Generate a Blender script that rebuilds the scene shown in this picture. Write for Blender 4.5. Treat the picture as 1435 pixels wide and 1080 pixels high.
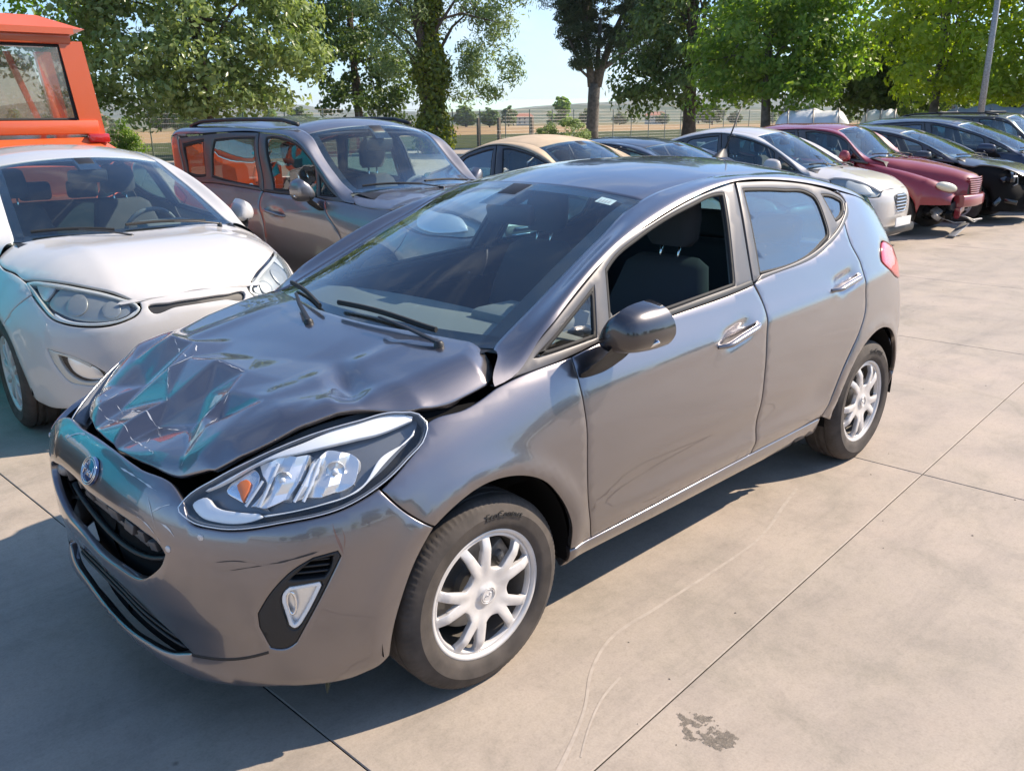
import bpy, bmesh, math, random
import numpy as np
from mathutils import Vector, Matrix
from mathutils.geometry import delaunay_2d_cdt
for o in list(bpy.data.objects): bpy.data.objects.remove(o)
SC = bpy.context.scene
COL = SC.collection
R_ = math.radians
# ---------------------------------------------------------------- camera
cam = bpy.data.cameras.new('camera'); CAM = bpy.data.objects.new('camera', cam); COL.objects.link(CAM)
cam.sensor_width = 36; cam.lens = 36*1162.7/1435; cam.clip_start = .05; cam.clip_end = 9000
def cam_matrix(loc, yaw, pitch, roll):
    cy, sy, cp, sp = math.cos(yaw), math.sin(yaw), math.cos(pitch), math.sin(pitch)
    f = Vector((cy*cp, sy*cp, -sp)); r = Vector((sy, -cy, 0)); d = f.cross(r)
    r2 = math.cos(roll)*r + math.sin(roll)*d; d2 = -math.sin(roll)*r + math.cos(roll)*d
    m = Matrix((r2, -d2, -f)).transposed().to_4x4(); m.translation = Vector(loc); return m
CAM.matrix_world = cam_matrix((1.4264, 2.4493, 1.6333), 3.9534, .3065, .0126)
SC.camera = CAM
# ---------------------------------------------------------------- sky and sun
SUN_K = (1.06, -.56)                      # how far a shadow moves per metre of height
sun_el = math.atan(1/math.hypot(*SUN_K)); sun_az = math.atan2(-SUN_K[1], -SUN_K[0])
W_ = bpy.data.worlds.new('World'); SC.world = W_; W_.use_nodes = True
wn = W_.node_tree.nodes; wl = W_.node_tree.links
sky = wn.new('ShaderNodeTexSky'); sky.sky_type = 'NISHITA'; sky.sun_disc = False
sky.sun_elevation = sun_el; sky.sun_rotation = math.pi/2 - sun_az
sky.air_density = 1.0; sky.dust_density = .35; sky.ozone_density = 2.2
bg = wn['Background']; bg.inputs[1].default_value = .075
tintn = wn.new('ShaderNodeMix'); tintn.data_type = 'RGBA'; tintn.blend_type = 'MULTIPLY'; tintn.inputs[0].default_value = 1; tintn.inputs[7].default_value = (.80, 1.0, 1.20, 1)
wl.new(sky.outputs[0], tintn.inputs[6])
# thin broken summer cloud over the whole dome
tcw = wn.new('ShaderNodeTexCoord'); mpw = wn.new('ShaderNodeMapping'); mpw.inputs['Scale'].default_value = (1.6, 1.6, 5.0); wl.new(tcw.outputs['Generated'], mpw.inputs['Vector'])
cn = wn.new('ShaderNodeTexNoise'); cn.inputs['Scale'].default_value = 1.5; cn.inputs['Detail'].default_value = 9; cn.inputs['Roughness'].default_value = .62; cn.inputs['Distortion'].default_value = .6; wl.new(mpw.outputs[0], cn.inputs['Vector'])
cr = wn.new('ShaderNodeMapRange'); cr.inputs[1].default_value = .50; cr.inputs[2].default_value = .74; cr.inputs[3].default_value = 0; cr.inputs[4].default_value = .55; wl.new(cn.outputs['Fac'], cr.inputs[0])
cm = wn.new('ShaderNodeMix'); cm.data_type = 'RGBA'; cm.inputs[7].default_value = (5.6, 6.0, 6.6, 1); wl.new(cr.outputs[0], cm.inputs[0]); wl.new(tintn.outputs[2], cm.inputs[6]); wl.new(cm.outputs[2], bg.inputs[0])
sl = bpy.data.lights.new('sun', 'SUN'); sl.energy = 3.4; sl.angle = R_(.53); sl.color = (1, .86, .70)
SUN = bpy.data.objects.new('sun', sl); COL.objects.link(SUN)
SUN.rotation_euler = Vector((-SUN_K[0], -SUN_K[1], 1)).to_track_quat('Z', 'Y').to_euler()
SC.view_settings.view_transform = 'Standard'; SC.view_settings.look = 'None'
SC.view_settings.exposure = 1.42; SC.view_settings.gamma = 1
SC.render.engine = 'CYCLES'
SC.cycles.use_denoising = True; SC.cycles.max_bounces = 10; SC.cycles.transparent_max_bounces = 24
SC.cycles.caustics_reflective = False; SC.cycles.caustics_refractive = False; SC.cycles.sample_clamp_indirect = 6
# ---------------------------------------------------------------- geometry core (numpy only)
def pchip(xs, ys):
    xs = np.asarray(xs, float); ys = np.asarray(ys, float)
    h = np.diff(xs); dl = np.diff(ys) / h
    n = len(xs); m = np.zeros(n)
    for i in range(1, n - 1):
        if dl[i-1] * dl[i] > 0:
            w1 = 2*h[i] + h[i-1]; w2 = h[i] + 2*h[i-1]
            m[i] = (w1 + w2) / (w1/dl[i-1] + w2/dl[i])
    m[0] = dl[0]; m[-1] = dl[-1]
    def f(x):
        x = np.asarray(x, float)
        i = np.clip(np.searchsorted(xs, x) - 1, 0, n - 2)
        t = (x - xs[i]) / h[i]
        lin = np.where(t < 0, ys[0] + m[0]*(x - xs[0]), ys[-1] + m[-1]*(x - xs[-1]))
        a = ys[i]*(1+2*t)*(1-t)**2 + h[i]*m[i]*t*(1-t)**2 + ys[i+1]*t*t*(3-2*t) + h[i]*m[i+1]*t*t*(t-1)
        return np.where((t < 0) | (t > 1), lin, a)
    return f

def spline(pts, step, closed=False):
    """Catmull-Rom through 2D/3D points; a point given with a trailing '*' marker is a sharp corner."""
    P = []; S = []
    for p in pts:
        if isinstance(p[-1], str):
            P.append(p[:-1]); S.append(True)
        else:
            P.append(p); S.append(False)
    P = np.array(P, float); n = len(P)
    if not closed:
        S[0] = S[-1] = True
    out = []
    segs = n if closed else n - 1
    for i in range(segs):
        p1 = P[i]; p2 = P[(i+1) % n]
        p0 = P[(i-1) % n] if not S[i] else None
        p3 = P[(i+2) % n] if not S[(i+1) % n] else None
        L = np.linalg.norm(p2 - p1)
        if L < 1e-9: continue
        def tan(a, b, c):
            da = np.linalg.norm(b-a)+1e-9; dc = np.linalg.norm(c-b)+1e-9
            t = ((b-a)/da*dc + (c-b)/dc*da)/(da+dc)
            return t
        m1 = tan(p0, p1, p2)*L if p0 is not None else None
        m2 = tan(p1, p2, p3)*L if p3 is not None else None
        if m1 is None and m2 is None: m1 = m2 = p2 - p1
        elif m1 is None: m1 = 1.5*(p2-p1) - .5*m2
        elif m2 is None: m2 = 1.5*(p2-p1) - .5*m1
        k = max(1, int(round(L/step)))
        t = (np.arange(k)/k)[:, None]
        out.append((2*t**3-3*t**2+1)*p1 + (t**3-2*t**2+t)*m1 + (-2*t**3+3*t**2)*p2 + (t**3-t**2)*m2)
    if not closed: out.append(P[-1:])
    return np.concatenate(out)

def sstep(a, b, x):
    t = np.clip((x-a)/(b-a), 0, 1)
    return t*t*(3-2*t)

class Flank:
    """The painted wall of a car: a plan curve (front centre -> left side -> rear centre) moved along its
    normal by a height profile that changes along the curve."""
    def __init__(self, plan, stations, extra=None):
        c = spline(plan, .01)
        s = np.concatenate([[0], np.cumsum(np.linalg.norm(np.diff(c, axis=0), axis=1))])
        self.L = s[-1]
        n = 700
        self.s = np.linspace(0, self.L, n)
        self.x = np.interp(self.s, s, c[:, 0]); self.y = np.interp(self.s, s, c[:, 1])
        tx = np.gradient(self.x, self.s); ty = np.gradient(self.y, self.s)
        k = np.hanning(41); k /= k.sum()
        def sm(a):
            return np.convolve(np.pad(a, 20, mode='edge'), k, mode='valid')
        nx, ny = sm(-ty), sm(tx)
        nx = -nx; ny = -ny
        l = np.hypot(nx, ny); self.nx, self.ny = nx/l, ny/l
        self.nx[0], self.ny[0] = 1, 0; self.nx[-1], self.ny[-1] = -1, 0
        self.zs = np.linspace(.05, 2.0, 391)
        st = sorted((self.stpos(k), pchip(*zip(*v))(self.zs)) for k, v in stations)
        ss = np.array([a for a, _ in st]); V = np.stack([b for _, b in st])
        D = np.zeros((n, len(self.zs)))
        for j in range(len(self.zs)):
            D[:, j] = pchip(ss, V[:, j])(np.clip(self.s, ss[0], ss[-1]))
        self.D = D
        self.extra = extra
    def stpos(self, k):
        return self.sy(k[1]) if k[0] == 'y' else (self.sy(k[1], True) if k[0] == 'ry' else self.sx(k[1]))
    def sx(self, x):
        return np.interp(-np.asarray(x, float), -self.x, self.s)
    def sy(self, y, rear=False):
        i = int(np.argmax(self.y))
        if rear: return np.interp(-np.asarray(y, float), -self.y[i:], self.s[i:])
        return np.interp(y, self.y[:i+1], self.s[:i+1])
    def off(self, s, z):
        fi = np.clip(s/self.L*(len(self.s)-1), 0, len(self.s)-1.001); i = fi.astype(int); a = fi-i
        fj = np.clip((z-self.zs[0])/(self.zs[1]-self.zs[0]), 0, len(self.zs)-1.001); j = fj.astype(int); b = fj-j
        D = self.D
        return (D[i, j]*(1-a)*(1-b) + D[i+1, j]*a*(1-b) + D[i, j+1]*(1-a)*b + D[i+1, j+1]*a*b)
    def __call__(self, s, z, push=0.0):
        s = np.asarray(s, float); z = np.asarray(z, float)
        x = np.interp(s, self.s, self.x); y = np.interp(s, self.s, self.y)
        nx = np.interp(s, self.s, self.nx); ny = np.interp(s, self.s, self.ny)
        d = self.off(s, z) + push
        if self.extra is not None: d = d + self.extra(x, z, s)
        return np.stack([x + nx*d, y + ny*d, z + 0*x], -1)

HERO_PLAN = [(.81,0),(.80,.20),(.765,.40),(.70,.55),(.60,.68),(.47,.775),(.33,.83),(.15,.858),(0,.865),(-.4,.867),(-1.2,.868),
             (-2.0,.868),(-2.45,.866),(-2.7,.845),(-2.9,.80),(-3.05,.70),(-3.13,.55),(-3.17,.3),(-3.18,0)]
HERO_ST = [
 (('y',0), [(.12,-.07),(.17,-.035),(.21,-.005),(.26,-.03),(.34,-.03),(.40,-.005),(.5,0),(.58,0),(.65,-.012),(.70,-.03),(.74,-.06),(.78,-.12),(.9,-.4)]),
 (('y',.45), [(.12,-.07),(.17,-.035),(.21,-.005),(.26,-.015),(.34,-.012),(.40,-.003),(.5,0),(.58,-.004),(.65,-.018),(.70,-.04),(.75,-.08),(.80,-.14),(.9,-.34)]),
 (('y',.68), [(.12,-.08),(.17,-.045),(.21,-.018),(.30,-.008),(.42,0),(.5,0),(.58,-.006),(.66,-.022),(.72,-.05),(.77,-.09),(.82,-.14),(.9,-.25)]),
 (('x',.30), [(.12,-.08),(.2,-.04),(.32,-.01),(.45,0),(.60,-.002),(.68,-.015),(.75,-.045),(.80,-.08),(.85,-.13),(.9,-.20),(1.,-.40)]),
 (('x',0), [(.12,-.08),(.22,-.04),(.32,-.012),(.45,0),(.62,-.001),(.70,-.010),(.78,-.034),(.85,-.07),(.90,-.11),(.94,-.155),(.97,-.20),(1.0,-.26),(1.1,-.5)]),
 (('x',-.38), [(.12,-.14),(.22,-.10),(.27,-.05),(.33,-.035),(.42,-.012),(.55,0),(.70,-.004),(.80,-.018),(.88,-.042),(.94,-.072),(1.0,-.10),(1.1,-.145),(1.3,-.24),(1.4,-.29)]),
 (('x',-1.0), [(.12,-.14),(.22,-.10),(.27,-.045),(.33,-.035),(.42,-.012),(.55,0),(.70,-.004),(.80,-.015),(.90,-.038),(.955,-.062),(1.0,-.082),(1.1,-.127),(1.2,-.172),(1.3,-.220),(1.38,-.262),(1.45,-.31)]),
 (('x',-2.0), [(.12,-.14),(.22,-.10),(.27,-.045),(.33,-.035),(.42,-.012),(.55,0),(.70,-.002),(.80,-.010),(.90,-.030),(.98,-.060),(1.04,-.085),(1.1,-.113),(1.2,-.162),(1.3,-.215),(1.38,-.262),(1.45,-.31)]),
 (('x',-2.5), [(.12,-.12),(.22,-.05),(.3,-.02),(.5,0),(.62,.003),(.72,-.002),(.82,-.012),(.92,-.032),(1.0,-.060),(1.1,-.108),(1.2,-.160),(1.3,-.217),(1.38,-.268),(1.45,-.32)]),
 (('x',-2.9), [(.12,-.12),(.22,-.06),(.3,-.02),(.45,0),(.62,0),(.72,-.006),(.82,-.022),(.92,-.045),(1.0,-.075),(1.1,-.125),(1.2,-.185),(1.3,-.255),(1.4,-.34)]),
 (('ry',.5), [(.12,-.12),(.22,-.06),(.3,-.02),(.45,0),(.6,-.005),(.7,-.03),(.82,-.055),(.92,-.085),(1.0,-.13),(1.1,-.19),(1.25,-.30),(1.4,-.45)]),
 (('ry',0), [(.12,-.12),(.22,-.06),(.3,-.02),(.45,0),(.6,0),(.7,-.03),(.82,-.055),(.92,-.085),(1.0,-.13),(1.1,-.20),(1.25,-.31),(1.4,-.47)]),
]
def hero_extra(x, z, s):
    d = 0*x
    # lips round the wheel arches
    for xc, r0 in ((0.0, .372), (-2.493, .365)):
        r = np.hypot(x-xc, z-.315)
        d = d + .010*np.exp(-((r-r0-.012)/.03)**2) * (z > .2)
    # scallop low on the doors, crease above it
    w = sstep(-.38,-.75,x)*sstep(-2.15,-1.9,x)
    zc = .47 + .012*(-x-.5)
    d = d - .013*np.exp(-((z-zc)/.07)**2)*w + .006*np.exp(-((z-.385)/.03)**2)*w
    # shoulder line through the handles
    zl = .845 + .042*(-x-.6)
    w2 = sstep(-.2,-.9,x)*sstep(-3.05,-2.7,x)
    t = z-zl
    d = d + w2*.008*np.exp(-(np.abs(t)/.035)**1.5)
    return d
# ---------------------------------------------------------------- mesh helpers
def inpoly(P, poly):
    x, y = P[:, 0], P[:, 1]; r = np.zeros(len(P), bool)
    a = poly; b = np.roll(poly, -1, 0)
    for (x1, y1), (x2, y2) in zip(a, b):
        if y1 == y2: continue
        r ^= ((y1 > y) != (y2 > y)) & (x < (x2-x1)*(y-y1)/(y2-y1)+x1)
    return r
def area2(p):
    q = np.roll(p, -1, 0); return .5*np.sum(p[:, 0]*q[:, 1]-q[:, 0]*p[:, 1])
def shrink(p, d):
    """move a closed CCW polygon inwards by d"""
    a = np.roll(p, 1, 0); b = np.roll(p, -1, 0)
    e1 = p-a; e2 = b-p
    e1 = e1/(np.linalg.norm(e1, axis=1)[:, None]+1e-12); e2 = e2/(np.linalg.norm(e2, axis=1)[:, None]+1e-12)
    n1 = np.stack([-e1[:, 1], e1[:, 0]], 1); n2 = np.stack([-e2[:, 1], e2[:, 0]], 1)
    n = n1+n2; n /= (np.linalg.norm(n, axis=1)[:, None]+1e-12)
    k = np.clip((n*n1).sum(1), .45, 1)
    return p+n*(d/k)[:, None]
def mesh(name, V, Fc, mats=None, smooth=True, fm=None):
    me = bpy.data.meshes.new(name); me.from_pydata([tuple(v) for v in V], [], [tuple(int(i) for i in f) for f in Fc])
    if mats is not None:
        for m in (mats if isinstance(mats, (list, tuple)) else [mats]): me.materials.append(m)
    if smooth: me.polygons.foreach_set('use_smooth', np.ones(len(me.polygons), bool))
    if fm is not None: me.polygons.foreach_set('material_index', np.asarray(fm, np.int32))
    me.update(); return me
def obj(name, me, parent=None, loc=(0,0,0), rot=(0,0,0), scale=(1,1,1)):
    o = bpy.data.objects.new(name, me); COL.objects.link(o)
    o.location = loc; o.rotation_euler = rot; o.scale = scale
    if parent is not None: o.parent = parent
    return o
def thing(name, label, cat, loc=(0,0,0), rotz=0, group=None, scale=1):
    o = bpy.data.objects.new(name, None); COL.objects.link(o); o.location = loc; o.rotation_euler = (0, 0, rotz)
    o.scale = (scale,)*3 if not isinstance(scale, tuple) else scale
    o.empty_display_size = .2
    return tag(o, label, cat, group)
def tag(o, label, cat, group=None, kind=None):
    if label: o['label'] = label
    if cat: o['category'] = cat
    if group: o['group'] = group
    if kind: o['kind'] = kind
    return o
def panel(name, outline, M, mat, parent=None, res=.03, depth=.02, rad=.003, gap=.0018, holes=(), ctr=(-1.2,0,.55), refine=(), hgap=None, closed=True, ring_mat=None):
    """A sheet cut from the surface M(u,v) along a closed outline, with rolled edges that turn inwards."""
    O = spline(outline, res*.6, True) if not isinstance(outline, np.ndarray) else outline
    if area2(O) < 0: O = O[::-1]
    loops = [shrink(O, gap)]
    for h in holes:
        H = spline(h, res*.6, True) if not isinstance(h, np.ndarray) else h
        if area2(H) > 0: H = H[::-1]
        loops.append(shrink(H, gap if hgap is None else hgap))
    inner = [shrink(l, rad) if rad else l for l in loops]
    lo, hi = O.min(0), O.max(0)
    pts = [np.concatenate(inner)]
    def lattice(lo, hi, st):
        gx = np.arange(lo[0], hi[0]+st, st); gy = np.arange(lo[1], hi[1]+st, st*.866)
        X, Y = np.meshgrid(gx, gy); X = X+(np.arange(len(gy)) % 2)[:, None]*st*.5
        return np.stack([X.ravel(), Y.ravel()], 1)
    G = lattice(lo, hi, res)
    for (u, v, ru, rv, st) in refine:
        far = ((G[:, 0]-u)/ru)**2+((G[:, 1]-v)/rv)**2 > 1
        L = lattice(np.array([u-ru, v-rv]), np.array([u+ru, v+rv]), st)
        L = L[((L[:, 0]-u)/ru)**2+((L[:, 1]-v)/rv)**2 <= 1]
        G = np.concatenate([G[far], L])
    k = inpoly(G, inner[0])
    for h in inner[1:]: k &= ~inpoly(G, h)
    G = G[k]
    if len(G):
        B = np.concatenate(inner); mind = np.full(len(G), 1e9)
        for i in range(0, len(B), 400):
            mind = np.minimum(mind, ((G[:, None]-B[None, i:i+400])**2).sum(-1).min(1))
        tol = np.full(len(G), (res*.45)**2)
        for (u, v, ru, rv, st) in refine:
            tol = np.where(((G[:, 0]-u)/ru)**2+((G[:, 1]-v)/rv)**2 <= 1, (st*.45)**2, tol)
        pts.append(G[mind > tol])
    A = np.concatenate(pts)
    edges = []; st = 0; idx = []
    for l in inner:
        n = len(l); idx.append(np.arange(st, st+n)); edges += [(st+i, st+(i+1) % n) for i in range(n)]; st += n
    ret = delaunay_2d_cdt([Vector((float(a), float(b))) for a, b in A], edges, [], 0, 1e-7)
    V2 = np.array([tuple(v) for v in ret[0]]); F = ret[2]
    o2n = {}
    for i, src in enumerate(ret[3]):
        for s_ in src: o2n[s_] = i
    T = np.array([f for f in F if len(f) == 3])
    C = V2[T].mean(1); k = inpoly(C, inner[0])
    for h in inner[1:]: k &= ~inpoly(C, h)
    T = T[k]
    e = 1e-3
    def PN(q):
        p = M(q[:, 0], q[:, 1]); a = M(q[:, 0]+e, q[:, 1])-M(q[:, 0]-e, q[:, 1]); b = M(q[:, 0], q[:, 1]+e)-M(q[:, 0], q[:, 1]-e)
        n = np.cross(a, b); n /= (np.linalg.norm(n, axis=1)[:, None]+1e-12)
        return p, n
    P, N = PN(V2)
    sg = np.sign(np.sum(N*(P-np.array(ctr)))) or 1
    ccw = sg > 0
    V = [P]; faces = [tuple(t) if ccw else tuple(t[::-1]) for t in T]; base = len(P)
    ring_start = len(faces)
    if depth > 0:
        for l, i0 in zip(loops, idx):
            n = len(l); prev = np.array([o2n.get(i, 0) for i in i0])
            li = shrink(l, rad) if rad else l
            rings = []
            if rad:
                q = shrink(l, rad*.3); p, nn = PN(q); rings.append(p-sg*nn*rad*.3)
                p, nn = PN(l); rings.append(p-sg*nn*rad)
            else: p, nn = PN(l)
            rings.append(p-sg*nn*depth)
            for r in rings:
                V.append(r); cur = base+np.arange(n); base += n
                for i in range(n):
                    j = (i+1) % n
                    f = (prev[i], cur[i], cur[j], prev[j])
                    faces.append(f if ccw else f[::-1])
                prev = cur
    fm = None; mats = mat
    me = mesh(name, np.concatenate(V), faces, mats)
    return obj(name, me, parent)
def mirrored(o, parent=None, name=None):
    c = o.copy(); COL.objects.link(c); c.scale = (o.scale[0], -o.scale[1], o.scale[2]); c.location = (o.location[0], -o.location[1], o.location[2])
    c.parent = parent if parent is not None else o.parent
    return c
def grid(name, P, mat, parent=None, smooth=True, closed_u=False, closed_v=False):
    """P[nu,nv,3] -> quad sheet"""
    nu, nv = P.shape[:2]; F = []
    for i in range(nu if closed_u else nu-1):
        for j in range(nv if closed_v else nv-1):
            a = i*nv+j; b = ((i+1) % nu)*nv+j; c = ((i+1) % nu)*nv+(j+1) % nv; d = i*nv+(j+1) % nv
            F.append((a, b, c, d))
    me = mesh(name, P.reshape(-1, 3), F, mat, smooth)
    return obj(name, me, parent)
class MB:
    """collects boxes, tubes and lathes into one mesh"""
    def __init__(s): s.V = []; s.F = []; s.n = 0
    def add(s, V, F):
        s.V.append(np.asarray(V, float)); s.F += [tuple(i+s.n for i in f) for f in F]; s.n += len(V); return s
    def box(s, c, d, rot=None, bev=0):
        c = np.array(c, float); h = np.array(d, float)/2
        if bev:
            bm = bmesh.new(); bmesh.ops.create_cube(bm, size=1)
            bmesh.ops.scale(bm, vec=tuple(2*h), verts=bm.verts)
            bmesh.ops.bevel(bm, geom=bm.edges[:], offset=bev, segments=2, affect='EDGES', profile=.5)
            V = np.array([v.co[:] for v in bm.verts]); bm.verts.index_update()
            F = [[v.index for v in f.verts] for f in bm.faces]; bm.free()
        else:
            V = np.array([[x, y, z] for x in (-1, 1) for y in (-1, 1) for z in (-1, 1)], float)*h
            F = [(0,1,3,2),(4,6,7,5),(0,4,5,1),(2,3,7,6),(0,2,6,4),(1,5,7,3)]
        if rot is not None: V = V@np.array(rot.to_matrix() if hasattr(rot, 'to_matrix') else rot).T
        return s.add(V+c, F)
    def tube(s, pts, r, k=8, cap=True, flat=1.0):
        P = np.array(pts, float); n = len(P); r = np.broadcast_to(np.array(r, float), (n,))
        t = np.gradient(P, axis=0); t /= (np.linalg.norm(t, axis=1)[:, None]+1e-12)
        up = np.array([0, 0, 1.]) if abs(t[0][2]) < .9 else np.array([1., 0, 0])
        V = []
        for i in range(n):
            a = np.cross(t[i], up); a /= (np.linalg.norm(a)+1e-12); b = np.cross(a, t[i]); up = b
            for j in range(k):
                w = 2*math.pi*j/k; V.append(P[i]+r[i]*(math.cos(w)*a+flat*math.sin(w)*b))
        F = [(i*k+j, i*k+(j+1) % k, (i+1)*k+(j+1) % k, (i+1)*k+j) for i in range(n-1) for j in range(k)]
        if cap: F += [tuple(range(k))[::-1], tuple((n-1)*k+j for j in range(k))]
        return s.add(V, F)
    def lathe(s, prof, k=32, axis='y', c=(0,0,0), cap=False):
        """prof: (radius, along-axis) pairs"""
        V = []
        for (r, h) in prof:
            for j in range(k):
                w = 2*math.pi*j/k; a, b = r*math.cos(w), r*math.sin(w)
                V.append({'y': (a, h, b), 'z': (a, b, h), 'x': (h, a, b)}[axis])
        n = len(prof)
        F = [(i*k+j, (i+1)*k+j, (i+1)*k+(j+1) % k, i*k+(j+1) % k) for i in range(n-1) for j in range(k)]
        if axis == 'z': F = [f[::-1] for f in F]
        if cap: F += [tuple(range(k)), tuple((n-1)*k+j for j in range(k))[::-1]]
        return s.add(np.array(V)+np.array(c), F)
    def loft(s, secs, cap=True):
        """list of equal-length closed rings"""
        k = len(secs[0]); n = len(secs)
        V = np.concatenate([np.array(x, float) for x in secs])
        F = [(i*k+j, i*k+(j+1) % k, (i+1)*k+(j+1) % k, (i+1)*k+j) for i in range(n-1) for j in range(k)]
        if cap: F += [tuple(range(k))[::-1], tuple((n-1)*k+j for j in range(k))]
        return s.add(V, F)
    def build(s, name, mat, parent=None, smooth=False, sharp=None, loc=(0,0,0), rot=(0,0,0), fix=True):
        me = mesh(name, np.concatenate(s.V), s.F, mat, smooth)
        if fix:
            bm = bmesh.new(); bm.from_mesh(me); bmesh.ops.recalc_face_normals(bm, faces=bm.faces[:]); bm.to_mesh(me); bm.free()
        if smooth and sharp is not None:
            me.set_sharp_from_angle(angle=R_(sharp))
        return obj(name, me, parent, loc, rot)
def superell(n, a, b, p=2.5, c=(0,0)):
    t = np.arange(n)/n*2*math.pi
    return np.stack([c[0]+a*np.sign(np.cos(t))*np.abs(np.cos(t))**(2/p), c[1]+b*np.sign(np.sin(t))*np.abs(np.sin(t))**(2/p)], 1)
def hashn(i, j, seed=0):
    v = np.sin(i*127.1+j*311.7+seed*74.7)*43758.5453
    return v-np.floor(v)
def vnoise(x, y, seed=0):
    i = np.floor(x); j = np.floor(y); u = x-i; v = y-j
    u = u*u*(3-2*u); v = v*v*(3-2*v)
    a = hashn(i, j, seed); b = hashn(i+1, j, seed); c = hashn(i, j+1, seed); d = hashn(i+1, j+1, seed)
    return (a*(1-u)+b*u)*(1-v)+(c*(1-u)+d*u)*v
# ---------------------------------------------------------------- materials
def newmat(name):
    m = bpy.data.materials.new(name); m.use_nodes = True
    return m, m.node_tree.nodes, m.node_tree.links, m.node_tree.nodes['Principled BSDF']
def pbr(name, col, rough=.5, metal=0, coat=0, coat_r=.03, spec=.5, bump=0, bscale=200, var=0, vscale=8, sheen=0):
    m, n, l, b = newmat(name)
    b.inputs['Base Color'].default_value = (*col, 1); b.inputs['Roughness'].default_value = rough
    b.inputs['Metallic'].default_value = metal; b.inputs['Coat Weight'].default_value = coat; b.inputs['Coat Roughness'].default_value = coat_r
    b.inputs['Specular IOR Level'].default_value = spec
    if bump or var: tc = n.new('ShaderNodeTexCoord')
    if bump:
        t = n.new('ShaderNodeTexNoise'); t.inputs['Scale'].default_value = bscale; t.inputs['Detail'].default_value = 4
        bp = n.new('ShaderNodeBump'); bp.inputs['Strength'].default_value = bump; bp.inputs['Distance'].default_value = .002
        l.new(tc.outputs['Object'], t.inputs['Vector']); l.new(t.outputs['Fac'], bp.inputs['Height']); l.new(bp.outputs['Normal'], b.inputs['Normal'])
    if var:
        t = n.new('ShaderNodeTexNoise'); t.inputs['Scale'].default_value = vscale; t.inputs['Detail'].default_value = 5
        r = n.new('ShaderNodeValToRGB'); r.color_ramp.elements[0].position = .3; r.color_ramp.elements[1].position = .7
        r.color_ramp.elements[0].color = (*[c*(1-var) for c in col], 1); r.color_ramp.elements[1].color = (*[min(1, c*(1+var)) for c in col], 1)
        l.new(tc.outputs['Object'], t.inputs['Vector']); l.new(t.outputs['Fac'], r.inputs['Fac']); l.new(r.outputs['Color'], b.inputs['Base Color'])
    return m
def paint(name, col, metal=.0, rough=.4, dust=.12, dustcol=(.42,.38,.33), flake=0, coat_r=.025, orange=.02):
    """car paint under clear coat, thin dust film with fine speckle"""
    m, n, l, b = newmat(name)
    tc = n.new('ShaderNodeTexCoord')
    b.inputs['Metallic'].default_value = metal; b.inputs['Coat Weight'].default_value = 1; b.inputs['Coat IOR'].default_value = 1.5
    b.inputs['Specular IOR Level'].default_value = .4
    no = n.new('ShaderNodeTexNoise'); no.inputs['Scale'].default_value = 3.2; no.inputs['Detail'].default_value = 8; no.inputs['Roughness'].default_value = .7
    rp = n.new('ShaderNodeMapRange'); rp.inputs[1].default_value = .38; rp.inputs[2].default_value = .75; rp.inputs[3].default_value = dust*.35; rp.inputs[4].default_value = dust
    mx = n.new('ShaderNodeMix'); mx.data_type = 'RGBA'; mx.inputs[6].default_value = (*col, 1); mx.inputs[7].default_value = (*dustcol, 1)
    l.new(tc.outputs['Object'], no.inputs['Vector']); l.new(no.outputs['Fac'], rp.inputs[0]); l.new(rp.outputs[0], mx.inputs[0])
    l.new(mx.outputs[2], b.inputs['Base Color'])
    r2 = n.new('ShaderNodeMapRange'); r2.inputs[1].default_value = .3; r2.inputs[2].default_value = .8; r2.inputs[3].default_value = coat_r; r2.inputs[4].default_value = coat_r+.25*dust
    l.new(no.outputs['Fac'], r2.inputs[0]); l.new(r2.outputs[0], b.inputs['Coat Roughness'])
    b.inputs['Roughness'].default_value = rough
    if orange:
        n2 = n.new('ShaderNodeTexNoise'); n2.inputs['Scale'].default_value = 55; n2.inputs['Detail'].default_value = 1
        bp = n.new('ShaderNodeBump'); bp.inputs['Strength'].default_value = orange; bp.inputs['Distance'].default_value = .002
        l.new(tc.outputs['Object'], n2.inputs['Vector']); l.new(n2.outputs['Fac'], bp.inputs['Height']); l.new(bp.outputs['Normal'], b.inputs['Coat Normal'])
    if flake:
        n3 = n.new('ShaderNodeTexNoise'); n3.inputs['Scale'].default_value = 900; n3.inputs['Detail'].default_value = 1
        b3 = n.new('ShaderNodeBump'); b3.inputs['Strength'].default_value = flake; b3.inputs['Distance'].default_value = .001
        l.new(tc.outputs['Object'], n3.inputs['Vector']); l.new(n3.outputs['Fac'], b3.inputs['Height']); l.new(b3.outputs['Normal'], b.inputs['Normal'])
    return m
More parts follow.
